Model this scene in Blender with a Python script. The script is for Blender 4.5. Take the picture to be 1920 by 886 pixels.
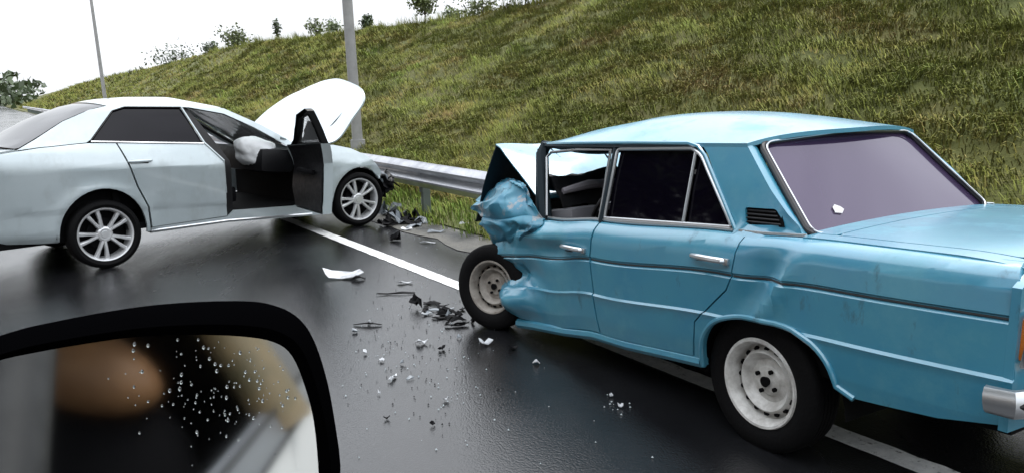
import bpy, bmesh, math, random
import numpy as np
from mathutils import Vector, Matrix, noise
from mathutils.geometry import tessellate_polygon
for o in list(bpy.data.objects): bpy.data.objects.remove(o)
random.seed(7); rng = np.random.default_rng(7)
S = bpy.context.scene
COL = S.collection
R_ = math.radians
# ------------------------------------------------------------------ camera
F_PX, PITCH, ROLL, CAM_H = 1450.0, 0.19, -0.025, 1.6
cam = bpy.data.objects.new('camera', bpy.data.cameras.new('camera')); COL.objects.link(cam)
cF = Vector((0, math.cos(PITCH), -math.sin(PITCH))); cU0 = Vector((0, math.sin(PITCH), math.cos(PITCH))); cR0 = Vector((1, 0, 0))
cR = cR0*math.cos(ROLL)+cU0*math.sin(ROLL); cU = -cR0*math.sin(ROLL)+cU0*math.cos(ROLL)
cam.matrix_world = Matrix(((cR.x, cU.x, -cF.x, 0), (cR.y, cU.y, -cF.y, 0), (cR.z, cU.z, -cF.z, CAM_H), (0, 0, 0, 1)))
cam.data.sensor_width = 36; cam.data.lens = F_PX/1920*36; cam.data.clip_start = 0.02; cam.data.clip_end = 3000
S.camera = cam
# ------------------------------------------------------------------ sky, sun, exposure
wd = bpy.data.worlds.new('World'); S.world = wd; wd.use_nodes = True
nt = wd.node_tree; bg = nt.nodes['Background']
sky = nt.nodes.new('ShaderNodeTexSky'); sky.sky_type = 'NISHITA'; sky.sun_disc = False
sky.sun_elevation = R_(62); sky.sun_rotation = R_(30); sky.dust_density = 4.0; sky.air_density = 1.0
mx = nt.nodes.new('ShaderNodeMix'); mx.data_type = 'RGBA'; mx.inputs[0].default_value = 0.86
nt.links.new(sky.outputs[0], mx.inputs[6]); mx.inputs[7].default_value = (9.3, 9.6, 10.0, 1)     # even overcast cloud
wtc = nt.nodes.new('ShaderNodeTexCoord'); cl = nt.nodes.new('ShaderNodeTexNoise'); cl.inputs['Scale'].default_value = 2.2; cl.inputs['Detail'].default_value = 4
nt.links.new(wtc.outputs['Generated'], cl.inputs['Vector'])
cm = nt.nodes.new('ShaderNodeMapRange'); cm.inputs[1].default_value = .32; cm.inputs[2].default_value = .68; cm.inputs[3].default_value = .78; cm.inputs[4].default_value = 1.24
nt.links.new(cl.outputs[0], cm.inputs[0])
sx = nt.nodes.new('ShaderNodeSeparateXYZ'); nt.links.new(wtc.outputs['Generated'], sx.inputs[0])
ov = nt.nodes.new('ShaderNodeMapRange'); ov.inputs[1].default_value = 0; ov.inputs[2].default_value = 1; ov.inputs[3].default_value = 1.0; ov.inputs[4].default_value = 3.0     # overcast: zenith brighter than horizon
nt.links.new(sx.outputs['Z'], ov.inputs[0])
m2 = nt.nodes.new('ShaderNodeMath'); m2.operation = 'MULTIPLY'; nt.links.new(cm.outputs[0], m2.inputs[0]); nt.links.new(ov.outputs[0], m2.inputs[1])
mul = nt.nodes.new('ShaderNodeVectorMath'); mul.operation = 'SCALE'; nt.links.new(mx.outputs[2], mul.inputs[0]); nt.links.new(m2.outputs[0], mul.inputs['Scale'])
nt.links.new(mul.outputs[0], bg.inputs[0]); bg.inputs[1].default_value = 0.12
sun = bpy.data.objects.new('sun', bpy.data.lights.new('sun', 'SUN')); COL.objects.link(sun)
sun.data.energy = 1.5; sun.data.angle = R_(25); sun.data.color = (1, .97, .93)
sun.rotation_euler = (R_(26), 0, R_(150))
S.view_settings.view_transform = 'Standard'; S.view_settings.look = 'None'; S.view_settings.gamma = 1
S.view_settings.exposure = 0.05; S.view_settings.use_curve_mapping = False
# ------------------------------------------------------------------ helpers
def ray(px, py):
    return Vector((0, 0, CAM_H)), cF + cR*((px-960)/F_PX) + cU*((443-py)/F_PX)
def gpt(px, py, z=0.0):
    o, d = ray(px, py); return o + d*((z-o.z)/d.z)
rw = Vector((-.55423837, .83235799, 0)); rn = Vector((.83235799, .55423837, 0))     # along the road / across it to the bank
def RP(n, s, z=0.0): return rn*n + rw*s + Vector((0, 0, z))
ROADROT = math.atan2(rw.y, rw.x)

MATS = {}
def mat(name, col, rough=.5, metal=0., spec=.5, coat=0., coat_rough=.05, var=None, vscale=8., bump=0., bscale=60., trans=0., alpha=1., rvar=0., detail=6.):
    if name in MATS: return MATS[name]
    m = bpy.data.materials.new(name); m.use_nodes = True; t = m.node_tree; b = t.nodes['Principled BSDF']
    b.inputs['Base Color'].default_value = (*col, 1); b.inputs['Roughness'].default_value = rough; b.inputs['Metallic'].default_value = metal
    b.inputs['Specular IOR Level'].default_value = spec; b.inputs['Coat Weight'].default_value = coat; b.inputs['Coat Roughness'].default_value = coat_rough
    b.inputs['Transmission Weight'].default_value = trans; b.inputs['Alpha'].default_value = alpha
    tc = t.nodes.new('ShaderNodeTexCoord')
    if var is not None or rvar:
        n = t.nodes.new('ShaderNodeTexNoise'); n.inputs['Scale'].default_value = vscale; n.inputs['Detail'].default_value = detail; n.inputs['Roughness'].default_value = .65
        t.links.new(tc.outputs['Object'], n.inputs['Vector'])
        r = t.nodes.new('ShaderNodeMapRange'); r.inputs[1].default_value = .35; r.inputs[2].default_value = .65
        t.links.new(n.outputs[0], r.inputs[0])
        if var is not None:
            mm = t.nodes.new('ShaderNodeMix'); mm.data_type = 'RGBA'; mm.inputs[6].default_value = (*col, 1); mm.inputs[7].default_value = (*var, 1)
            t.links.new(r.outputs[0], mm.inputs[0]); t.links.new(mm.outputs[2], b.inputs['Base Color'])
        if rvar:
            q = t.nodes.new('ShaderNodeMapRange'); q.inputs[3].default_value = rough; q.inputs[4].default_value = rough+rvar
            t.links.new(r.outputs[0], q.inputs[0]); t.links.new(q.outputs[0], b.inputs['Roughness'])
    if bump:
        n2 = t.nodes.new('ShaderNodeTexNoise'); n2.inputs['Scale'].default_value = bscale; n2.inputs['Detail'].default_value = 5
        t.links.new(tc.outputs['Object'], n2.inputs['Vector'])
        bp = t.nodes.new('ShaderNodeBump'); bp.inputs['Strength'].default_value = bump; bp.inputs['Distance'].default_value = .01
        t.links.new(n2.outputs[0], bp.inputs['Height']); t.links.new(bp.outputs[0], b.inputs['Normal'])
    MATS[name] = m; return m
def tag(o, label=None, cat=None, group=None, kind=None):
    if label: o['label'] = label
    if cat: o['category'] = cat
    if group: o['group'] = group
    if kind: o['kind'] = kind
    return o
def empty(name, loc=(0, 0, 0), rot=(0, 0, 0)):
    e = bpy.data.objects.new(name, None); COL.objects.link(e); e.location = loc; e.rotation_euler = rot; e.empty_display_size = .1; return e
def link_mesh(name, me, m, parent=None, smooth=40):
    ms = m if isinstance(m, (list, tuple)) else [m]
    for x in ms: me.materials.append(x)
    if smooth:
        me.shade_smooth(); me.set_sharp_from_angle(angle=R_(smooth))
    o = bpy.data.objects.new(name, me); COL.objects.link(o)
    if parent: o.parent = parent
    return o
def ob(name, bm, m, parent=None, smooth=40):
    bmesh.ops.recalc_face_normals(bm, faces=bm.faces)
    me = bpy.data.meshes.new(name); bm.to_mesh(me); bm.free(); return link_mesh(name, me, m, parent, smooth)
def pyd(name, v, f, m, parent=None, smooth=40):
    me = bpy.data.meshes.new(name); me.from_pydata([tuple(p) for p in v], [], f); me.update(); return link_mesh(name, me, m, parent, smooth)
def lerp_k(knots, x):
    if x <= knots[0][0]: return knots[0][1]
    for (a, va), (b, vb) in zip(knots, knots[1:]):
        if x <= b: return va+(vb-va)*(x-a)/(b-a)
    return knots[-1][1]
def smk(knots, x):
    if x <= knots[0][0]: return knots[0][1]
    for (a, va), (b, vb) in zip(knots, knots[1:]):
        if x <= b:
            t = (x-a)/(b-a); t = t*t*(3-2*t); return va+(vb-va)*t
    return knots[-1][1]
def box(bm, c, s, rot=None, mi=0, bev=0.):
    r = bmesh.ops.create_cube(bm, size=1.0); vs = r['verts']
    M = Matrix.Translation(Vector(c)) @ (rot.to_4x4() if rot is not None else Matrix.Identity(4)) @ Matrix.Diagonal((*s, 1))
    bmesh.ops.transform(bm, matrix=M, verts=vs)
    fs = {f for v in vs for f in v.link_faces}
    for f in fs: f.material_index = mi
    if bev:
        bmesh.ops.bevel(bm, geom=list({e for v in vs for e in v.link_edges}), offset=bev, segments=2, affect='EDGES', profile=.6)
    return vs
def tube(bm, pts, r, seg=8, closed=False, mi=0, caps=True, flat=1.0):
    pts = [Vector(p) for p in pts]; n = len(pts); rings = []
    up0 = Vector((0.13, .21, 1)).normalized()
    for i, p in enumerate(pts):
        a = pts[i-1] if (i > 0 or closed) else p; b = pts[(i+1) % n] if (i < n-1 or closed) else p
        d = (b-a).normalized() if (b-a).length > 1e-9 else Vector((1, 0, 0))
        s = d.cross(up0)
        if s.length < .05: s = d.cross(Vector((1, 0, 0)))
        s.normalize(); u = s.cross(d).normalized()
        rr = r[i] if isinstance(r, (list, tuple)) else r
        rings.append([bm.verts.new(p+s*(math.cos(t)*rr*flat)+u*(math.sin(t)*rr)) for t in [2*math.pi*k/seg for k in range(seg)]])
    for i in range(n if closed else n-1):
        A, B = rings[i], rings[(i+1) % n]
        for k in range(seg):
            f = bm.faces.new((A[k], A[(k+1) % seg], B[(k+1) % seg], B[k])); f.material_index = mi
    if caps and not closed:
        bm.faces.new(rings[0]).material_index = mi; bm.faces.new(rings[-1]).material_index = mi
def lathe(bm, prof, seg=40, mi=None, closed=False):      # axis = local y ; prof = [(r, y)]
    rings = []
    for r, y in prof:
        if r < 1e-6: rings.append([bm.verts.new((0, y, 0))])
        else: rings.append([bm.verts.new((r*math.cos(2*math.pi*k/seg), y, r*math.sin(2*math.pi*k/seg))) for k in range(seg)])
    nr = len(rings)
    for i in range(nr if closed else nr-1):
        A, B = rings[i], rings[(i+1) % nr]
        for k in range(seg):
            k2 = (k+1) % seg
            if len(A) == 1 and len(B) == 1: continue
            if len(A) == 1: f = bm.faces.new((A[0], B[k], B[k2]))
            elif len(B) == 1: f = bm.faces.new((A[k], A[k2], B[0]))
            else: f = bm.faces.new((A[k], A[k2], B[k2], B[k]))
            if mi: f.material_index = mi[i] if isinstance(mi, (list, tuple)) else mi
def rounded(pts, r, seg=4):
    out = []; n = len(pts)
    for i, p in enumerate(pts):
        p = Vector(p); a = Vector(pts[i-1]); b = Vector(pts[(i+1) % n]); rr = r[i] if isinstance(r, (list, tuple)) else r
        if rr <= 0: out.append(tuple(p)); continue
        da = (a-p); db = (b-p); ra = min(rr, da.length*.45); rb = min(rr, db.length*.45)
        A = p+da.normalized()*ra; B = p+db.normalized()*rb
        for k in range(seg+1):
            t = k/seg; out.append(tuple(A*(1-t)**2+p*2*t*(1-t)+B*t*t))
    return out
def arc(cx, cz, r, a0, a1, n=14, rz=None):
    rz = rz or r
    return [(cx+r*math.cos(R_(a0+(a1-a0)*k/n)), cz+rz*math.sin(R_(a0+(a1-a0)*k/n))) for k in range(n+1)]
def panel(name, outline, fn, m, parent, holes=(), step=.06, cu=(), cv=(), inward=(0, 0, 0), smooth=38, mode=None):
    """sheet-metal panel: 2-D outline, gridded, mapped onto a curved surface by fn(u,v), with a returned edge"""
    loops = [[Vector((u, v, 0)) for u, v in L] for L in (outline, *holes)]
    flat = [p for L in loops for p in L]
    bm = bmesh.new(); vs = [bm.verts.new(p) for p in flat]
    for t in tessellate_polygon(loops):
        try: bm.faces.new([vs[i] for i in t])
        except ValueError: pass
    us = [p.x for p in flat]; vv = [p.y for p in flat]
    def grid(lo, hi, extra):
        k = max(1, int((hi-lo)/step)); return [lo+(hi-lo)*i/k for i in range(1, k)]+[e for e in extra if lo+1e-4 < e < hi-1e-4]
    for no, lst in (((1, 0, 0), grid(min(us), max(us), cu)), ((0, 1, 0), grid(min(vv), max(vv), cv))):
        for q in lst:
            bmesh.ops.bisect_plane(bm, geom=bm.verts[:]+bm.edges[:]+bm.faces[:], dist=1e-5, plane_co=Vector(no)*q, plane_no=no)
    bmesh.ops.remove_doubles(bm, verts=bm.verts, dist=1e-5)
    for v in bm.verts: v.co = Vector(fn(v.co.x, v.co.y))
    if Vector(inward).length > 0:
        be = [e for e in bm.edges if len(e.link_faces) == 1]
        r = bmesh.ops.extrude_edge_only(bm, edges=be)
        for v in [g for g in r['geom'] if isinstance(g, bmesh.types.BMVert)]: v.co += Vector(inward)
    bmesh.ops.recalc_face_normals(bm, faces=bm.faces)
    return ob(name, bm, m, parent, smooth)
def grid_surf(rows, nu=24, nv=16, thick=.012, bulge=None):
    """rows: control rows (lists of points), interpolated with Catmull-Rom both ways"""
    def cr(P, t):
        n = len(P)-1; x = min(max(t*n, 0), n-1e-6); i = int(x); f = x-i
        p0, p1, p2, p3 = P[max(i-1, 0)], P[i], P[i+1], P[min(i+2, n)]
        return .5*((2*p1)+(p2-p0)*f+(2*p0-5*p1+4*p2-p3)*f*f+(3*p1-p0-3*p2+p3)*f**3)
    rows = [[Vector(p) for p in r] for r in rows]; bm = bmesh.new(); G = []
    for i in range(nu+1):
        line = [cr(r, i/nu) for r in rows]
        G.append([bm.verts.new(cr(line, j/nv)+(Vector(bulge(i/nu, j/nv)) if bulge else Vector())) for j in range(nv+1)])
    for i in range(nu):
        for j in range(nv): bm.faces.new((G[i][j], G[i+1][j], G[i+1][j+1], G[i][j+1]))
    if thick:
        bmesh.ops.recalc_face_normals(bm, faces=bm.faces); bm.normal_update()
        off = {v: v.normal*-thick for v in bm.verts}; be = [e for e in bm.edges if len(e.link_faces) == 1]; fs = bm.faces[:]
        new = {v: bm.verts.new(v.co+d) for v, d in off.items()}
        for f in fs: bm.faces.new([new[v] for v in reversed(f.verts)])
        for e in be: a, b = e.verts; bm.faces.new((a, b, new[b], new[a]))
    return bm

# ------------------------------------------------------------------ materials
asphalt = mat('wet_asphalt', (.0065, .0068, .0078), .17, var=(.013, .0135, .015), vscale=1.1, rvar=.22, bump=.12, bscale=170., spec=.6)
def fix_asphalt():
    t = asphalt.node_tree; b = t.nodes['Principled BSDF']; tc = t.nodes['Texture Coordinate']
    n = t.nodes.new('ShaderNodeTexNoise'); n.inputs['Scale'].default_value = .55; n.inputs['Detail'].default_value = 7; n.inputs['Roughness'].default_value = .6
    mp = t.nodes.new('ShaderNodeMapping'); mp.inputs['Scale'].default_value = (1.6, .35, 1); mp.inputs['Rotation'].default_value = (0, 0, -ROADROT+math.pi/2)
    t.links.new(tc.outputs['Object'], mp.inputs[0]); t.links.new(mp.outputs[0], n.inputs['Vector'])
    q = t.nodes.new('ShaderNodeMapRange'); q.inputs[1].default_value = .38; q.inputs[2].default_value = .62; q.inputs[3].default_value = .11; q.inputs[4].default_value = .30
    t.links.new(n.outputs[0], q.inputs[0]); t.links.new(q.outputs[0], b.inputs['Roughness'])
fix_asphalt()
def grain():
    t = asphalt.node_tree; b = t.nodes['Principled BSDF']; tc = t.nodes['Texture Coordinate']
    vo = t.nodes.new('ShaderNodeTexVoronoi'); vo.inputs['Scale'].default_value = 95; t.links.new(tc.outputs['Object'], vo.inputs['Vector'])
    r = t.nodes.new('ShaderNodeMapRange'); r.inputs[1].default_value = .0; r.inputs[2].default_value = .35; r.inputs[3].default_value = 2.1; r.inputs[4].default_value = .75; t.links.new(vo.outputs['Distance'], r.inputs[0])
    sc = t.nodes.new('ShaderNodeVectorMath'); sc.operation = 'SCALE'; t.links.new(b.inputs['Base Color'].links[0].from_socket, sc.inputs[0]); t.links.new(r.outputs[0], sc.inputs['Scale']); t.links.new(sc.outputs[0], b.inputs['Base Color'])
    bp = t.nodes.new('ShaderNodeBump'); bp.inputs['Strength'].default_value = .16; bp.inputs['Distance'].default_value = .006; bp.invert = True
    t.links.new(vo.outputs['Distance'], bp.inputs['Height']); t.links.new(b.inputs['Normal'].links[0].from_socket, bp.inputs['Normal']); t.links.new(bp.outputs[0], b.inputs['Normal'])
grain()
paint_white = mat('worn_white_road_paint', (.72, .73, .72), .35, var=(.52, .53, .53), vscale=14., bump=.2, bscale=120.)
gravel_m = mat('wet_sandy_gravel', (.11, .105, .09), .5, var=(.022, .023, .022), vscale=2.2, bump=.9, bscale=90.)
soil_m = mat('grassy_soil', (.066, .078, .016), .95, var=(.085, .078, .020), vscale=.9, bump=.8, bscale=14.)
earth_m = mat('brown_earth', (.22, .13, .06), .95, var=(.14, .085, .04), vscale=.5, bump=.6, bscale=9.)
galv = mat('galvanised_steel', (.45, .46, .48), .30, metal=.85, var=(.36, .37, .40), vscale=6., rvar=.15)
steel_dark = mat('dark_weathered_post', (.10, .12, .11), .6, metal=.3)
conc = mat('grey_pole_metal', (.27, .27, .27), .6, var=(.21, .21, .21), vscale=5.)
blue = mat('faded_blue_car_paint', (.026, .185, .295), .38, spec=.4, coat=1., coat_rough=.20, var=(.036, .210, .300), vscale=3.2, rvar=.16)
def grime(m, col, lo, hi, scale, rough=.6, stretch=(1, 1, 1), amt=1.):
    t = m.node_tree; b = t.nodes['Principled BSDF']; tc = t.nodes['Texture Coordinate']
    mp_ = t.nodes.new('ShaderNodeMapping'); mp_.inputs['Scale'].default_value = stretch; t.links.new(tc.outputs['Object'], mp_.inputs[0])
    n = t.nodes.new('ShaderNodeTexNoise'); n.inputs['Scale'].default_value = scale; n.inputs['Detail'].default_value = 9; n.inputs['Roughness'].default_value = .7; t.links.new(mp_.outputs[0], n.inputs['Vector'])
    r = t.nodes.new('ShaderNodeMapRange'); r.inputs[1].default_value = lo; r.inputs[2].default_value = hi; r.inputs[4].default_value = amt; t.links.new(n.outputs[0], r.inputs[0])
    for key, val in (('Base Color', (*col, 1)), ('Roughness', rough), ('Coat Weight', 0.)):
        i = b.inputs[key]; col_ = key == 'Base Color'; x = t.nodes.new('ShaderNodeMix'); x.data_type = 'RGBA' if col_ else 'FLOAT'
        A, B, O = (6, 7, 2) if col_ else (2, 3, 0)
        if i.links: t.links.new(i.links[0].from_socket, x.inputs[A])
        else: x.inputs[A].default_value = i.default_value
        x.inputs[B].default_value = val; t.links.new(r.outputs[0], x.inputs[0]); t.links.new(x.outputs[O], i)
grime(blue, (.085, .250, .310), .48, .68, 2.3, .5, amt=.75)          # chalky faded patches
grime(blue, (.030, .040, .040), .60, .74, 9., .8, (1, 1, .35), .8)     # road film in streaks
grime(blue, (.055, .022, .010), .735, .78, 14., .9)                   # rust freckles
grime(paint_white, (.03, .03, .03), .56, .66, 22., .5, amt=.8)
blue.node_tree.nodes['Principled BSDF'].inputs['Coat IOR'].default_value = 1.75
torn = mat('torn_blue_metal', (.022, .130, .210), .5, spec=.35, coat=.15, coat_rough=.3, var=(.035, .17, .24), vscale=5.)
grime(torn, (.20, .21, .22), .56, .62, 7., .35, (1, 1, .5))
grime(torn, (.012, .015, .018), .58, .68, 4., .8)
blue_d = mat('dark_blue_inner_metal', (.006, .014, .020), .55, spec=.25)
silver = mat('pale_silver_car_paint', (.42, .48, .50), .3, metal=.25, coat=.9, coat_rough=.06, var=(.38, .44, .46), vscale=2.)
grime(silver, (.22, .23, .22), .52, .75, 5., .6, (1, 1, .5), .35)
blackp = mat('black_plastic', (.004, .004, .005), .42, spec=.3, rvar=.15, vscale=20.)
rubber = mat('tyre_rubber', (.003, .003, .0034), .75, spec=.12, bump=.3, bscale=80.)
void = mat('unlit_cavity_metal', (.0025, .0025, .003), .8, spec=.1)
chrome = mat('dull_chrome', (.50, .52, .54), .28, metal=.9)
tint = mat('dark_tinted_glass', (.002, .0015, .004), .04, spec=.22)
film = mat('lavender_tint_film', (.030, .020, .045), .06)
film_node = film.node_tree.nodes['Principled BSDF']; film_node.inputs['IOR'].default_value = 1.62; film_node.inputs['Specular Tint'].default_value = (.86, .78, 1, 1)
clearg = mat('cracked_clear_glass', (.80, .90, .89), .16, trans=.80, spec=.5, bump=.4, bscale=25.)
rimw = mat('white_painted_steel_rim', (.62, .62, .60), .45, var=(.36, .35, .33), vscale=16., coat=.2)
alloy = mat('silver_alloy_rim', (.60, .61, .62), .33, metal=.55, coat=.5)
cloth_w = mat('white_airbag_fabric', (.85, .87, .88), .85, bump=.5, bscale=18.)
cloth_d = mat('dark_seat_cloth', (.004, .004, .005), .9, spec=.1)
redlens = mat('red_lamp_lens', (.35, .01, .012), .15, coat=1.)
orange = mat('amber_lamp_lens', (.6, .16, .01), .15, coat=1.)
seal = mat('black_window_rubber', (.01, .01, .012), .5)
white_s = mat('white_paper_sticker', (.8, .8, .8), .6)
white_b = mat('white_car_paint', (.86, .86, .86), .3, coat=.8)
debris_w = mat('broken_white_plastic', (.52, .54, .56), .5, var=(.26, .27, .29), vscale=12.)
debris_k = mat('broken_black_plastic', (.004, .004, .005), .7, spec=.15)
debris_g = mat('broken_grey_trim', (.16, .18, .20), .4)
crumb_g = mat('glass_crumbs', (.38, .44, .46), .08, spec=.8)

# ------------------------------------------------------------------ ground, road, bank
def strip(name, n0, n1, s0, s1, z, m, kind='structure', ns=1, nn=1, jag=0.):
    v = []; f = []
    for i in range(ns+1):
        for j in range(nn+1):
            s = s0+(s1-s0)*i/ns; n = n0+(n1-n0)*j/nn
            if jag and j in (0, nn): n += jag*noise.noise(Vector((s*1.7, j*9.1, 3)))+jag*.5*noise.noise(Vector((s*6, j*3.1, 8)))
            v.append(RP(n, s, z))
    for i in range(ns):
        for j in range(nn):
            a = i*(nn+1)+j; f.append((a, a+1, a+nn+2, a+nn+1))
    o = pyd(name, v, f, m, None, 0); tag(o, kind=kind); return o
g = pyd('ground', [(-1500, -1500, -.06), (1500, -1500, -.06), (1500, 1500, -.06), (-1500, 1500, -.06)], [(0, 1, 2, 3)], soil_m, None, 0); tag(g, kind='structure')
strip('road', -7.2, 3.95, -60, 320, 0, asphalt, ns=1)
strip('gravel_verge', 3.84, 4.5, -20, 120, .006, gravel_m, ns=420, nn=3, jag=.16)
v = []; f = []                                   # worn edge line with nibbled sides
sl = [-20+i*.05 for i in range(0, 1200)]
for s in sl:
    e = .012*noise.noise(Vector((s*9, 1, 1))); e2 = .012*noise.noise(Vector((s*9, 7, 1)))
    v += [RP(3.0+e, s, .004), RP(3.135+e2, s, .004)]
for i in range(len(sl)-1): f.append((2*i, 2*i+1, 2*i+3, 2*i+2))
tag(pyd('road_marking', v, f, paint_white, None, 0), kind='structure')
tag(strip('road_marking', -4.1, -3.95, -60, 300, .004, paint_white), kind='structure')

def ridge_z(s): return lerp_k([(-40, 4.2), (6, 4.2), (13, 4.0), (20, 3.92), (27, 3.92), (36, 4.1), (52, 4.55), (66, 4.4), (90, 4.15), (130, 3.9), (200, 3.2), (320, 2.2)], s)
def bank_z(n, s):
    t = (n-5.1)/8.9; zr = ridge_z(s)
    if t <= 0: z = .02+.05*max(0, (n-4.3))
    elif t < 1: z = .06+zr*(t*.93+.07*t*t)
    else: z = .06+zr+.05*(n-14)*(1 if n < 20 else 0)
    w = min(1, max(0, (n-5.0)/1.0))
    z += w*(.16*noise.noise(Vector((n*.55, s*.45, 2)))+.12*noise.noise(Vector((n*1.3, s*.9, 5)))+.11*noise.noise(Vector((n*2.9, s*1.9, 9))))
    return z
def bank(name, nl, sl, m):
    v = [RP(n, s, bank_z(n, s)) for s in sl for n in nl]; w = len(nl); f = []
    for i in range(len(sl)-1):
        for j in range(w-1):
            a = i*w+j; f.append((a, a+1, a+w+1, a+w))
    o = pyd(name, v, f, m, None, 60); tag(o, kind='structure'); return o
nl = [4.35, 4.6, 4.9]+[5.1+.22*i for i in range(46)]+[16, 20, 30]
sl = [-12+.3*i for i in range(150)]+[33+1.0*i for i in range(100)]+[140+10*i for i in range(19)]
bank('hill', nl, sl, soil_m)
# far side of the road, seen only in reflections: a brown cut bank topped by trees added to dim side light
v = []; f = []; nn_ = [-7.4, -8.2, -9.5, -11, -12.5, -16, -60]; zz_ = [-.03, .05, .9, 2.0, 2.6, 2.8, 3.0]
ss_ = [-70+2*i for i in range(120)]
for s in ss_:
    for n, z in zip(nn_, zz_): v.append(RP(n, s, z+(.5*noise.noise(Vector((n*.4, s*.2, 1))) if z > .4 else 0)))
w = len(nn_)
for i in range(len(ss_)-1):
    for j in range(w-1): a = i*w+j; f.append((a, a+1, a+w+1, a+w))
tag(pyd('cut_bank', v, f, earth_m, None, 60), kind='structure')

# ------------------------------------------------------------------ grass (stuff)
gm = bpy.data.materials.new('meadow_grass'); gm.use_nodes = True; t = gm.node_tree; b = t.nodes['Principled BSDF']
at = t.nodes.new('ShaderNodeAttribute'); at.attribute_name = 'tint'
rp = t.nodes.new('ShaderNodeValToRGB'); cr_ = rp.color_ramp
cr_.elements[0].position = 0; cr_.elements[0].color = (.175, .115, .040, 1)
cr_.elements[1].position = 1; cr_.elements[1].color = (.130, .215, .022, 1)
for p, c in ((.22, (.185, .155, .036, 1)), (.45, (.150, .155, .022, 1)), (.65, (.108, .128, .015, 1)), (.85, (.172, .190, .032, 1))):
    e = cr_.elements.new(p); e.color = c
geo = t.nodes.new('ShaderNodeNewGeometry'); nmx = t.nodes.new('ShaderNodeMix'); nmx.data_type = 'VECTOR'; nmx.inputs[0].default_value = .55; nmx.inputs[5].default_value = (0, 0, 1)
t.links.new(geo.outputs['Normal'], nmx.inputs[4]); nno = t.nodes.new('ShaderNodeVectorMath'); nno.operation = 'NORMALIZE'; t.links.new(nmx.outputs[1], nno.inputs[0]); t.links.new(nno.outputs[0], b.inputs['Normal'])
t.links.new(at.outputs['Fac'], rp.inputs[0]); t.links.new(rp.outputs[0], b.inputs['Base Color']); b.inputs['Roughness'].default_value = .75; b.inputs['Specular IOR Level'].default_value = .25
def grass(name, regs, blades, L, Wd, label, lean=1.25, zf=bank_z, tintf=None):
    P = []; T = []; D = []; SC = []
    for (n0, n1, s0, s1, dens) in regs:
        k = int((n1-n0)*(s1-s0)*dens); nn = rng.uniform(n0, n1, k); ss = rng.uniform(s0, s1, k)
        for n, s in zip(nn, ss):
            c1 = noise.noise(Vector((n*.9, s*.55, 11))); c2 = noise.noise(Vector((n*2.6, s*2.2, 31)))
            if c2 < -.45 and random.random() < .35: continue
            p = RP(n, s, zf(n, s)-.01); P.append(p); SC.append((.75+.7*max(0, c2+.25))*random.uniform(.7, 1.3))
            tt = tintf(n, s) if tintf else .50+.46*c1+.26*c2
            T.append(min(1, max(0, tt+random.gauss(0, .10))))
            a = 2.2*noise.noise(Vector((n*.7, s*.6, 51)))+random.gauss(0, .5)
            D.append((a))
    P = np.array(P); K = len(P); T = np.array(T); D = np.array(D); SC = np.array(SC)
    P = np.repeat(P, blades, 0); T = np.repeat(T, blades); D = np.repeat(D, blades); SC = np.repeat(SC, blades); N = len(P)
    P = P+np.stack([rng.normal(0, .05, N), rng.normal(0, .05, N), np.zeros(N)], 1)
    down = np.array([-rn.x, -rn.y, 0]); al = np.array([rw.x, rw.y, 0])
    a = D+rng.normal(0, .7, N); dr = np.cos(a)[:, None]*down+np.sin(a)[:, None]*al
    side = np.stack([-dr[:, 1], dr[:, 0], np.zeros(N)], 1); tw = rng.uniform(-.9, .9, N)
    side = side*np.cos(tw)[:, None]+dr*np.sin(tw)[:, None]
    l = SC*L*rng.uniform(.6, 1.25, N); wd = Wd*rng.uniform(.7, 1.3, N); ln = lean*rng.uniform(.25, 1.25, N)
    up = np.array([0, 0, 1.])
    m_ = P+(dr*(ln*.35)[:, None]+up*.62)*l[:, None]; tp = P+(dr*ln[:, None]+up*(1.05-.45*np.minimum(ln, 1.2))[:, None])*l[:, None]
    V = np.empty((N, 5, 3)); V[:, 0] = P-side*wd[:, None]; V[:, 1] = P+side*wd[:, None]; V[:, 2] = m_-side*(wd*.75)[:, None]; V[:, 3] = m_+side*(wd*.75)[:, None]; V[:, 4] = tp
    me = bpy.data.meshes.new(name); me.vertices.add(N*5); me.vertices.foreach_set('co', V.ravel())
    base = (np.arange(N)*5)[:, None]; tri = np.concatenate([base+np.array([0, 1, 3]), base+np.array([0, 3, 2]), base+np.array([2, 3, 4])], 1).reshape(-1)
    nf = N*3; me.loops.add(nf*3); me.loops.foreach_set('vertex_index', tri.astype(np.int32)); me.polygons.add(nf); me.polygons.foreach_set('loop_start', np.arange(0, nf*3, 3, dtype=np.int32))
    me.update(calc_edges=True); me.validate()
    A = me.attributes.new('tint', 'FLOAT', 'POINT'); A.data.foreach_set('value', np.repeat(np.clip(T+rng.normal(0, .05, N), 0, 1), 5).astype(np.float32))
    o = link_mesh(name, me, gm, None, 0); tag(o, label, 'grass', kind='stuff'); return o
grass('grass', [(5.15, 14.2, 1.0, 14, 240), (5.15, 14.2, 14, 26, 150)], 6, .135, .0062, 'olive and tawny clumpy grass covering the near slope of the bank')
grass('grass', [(5.2, 14.4, 26, 48, 60), (5.2, 14.6, 48, 90, 18)], 6, .20, .013, 'olive grass covering the far slope of the bank')
grass('grass', [(5.0, 14.8, 90, 170, 3)], 6, .5, .03, 'distant grass where the bank runs down the road')
grass('grass', [(4.25, 5.3, 3, 16, 130), (4.3, 5.3, 16, 50, 30)], 6, .15, .005, 'fresh bright green grass strip under the guardrail', lean=.6, tintf=lambda n, s: .93)
grass('grass', [(13.6, 15.2, 8, 60, 9)], 9, .38, .007, 'tall feathery weeds along the crest of the bank', lean=.35, tintf=lambda n, s: .62)

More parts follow.
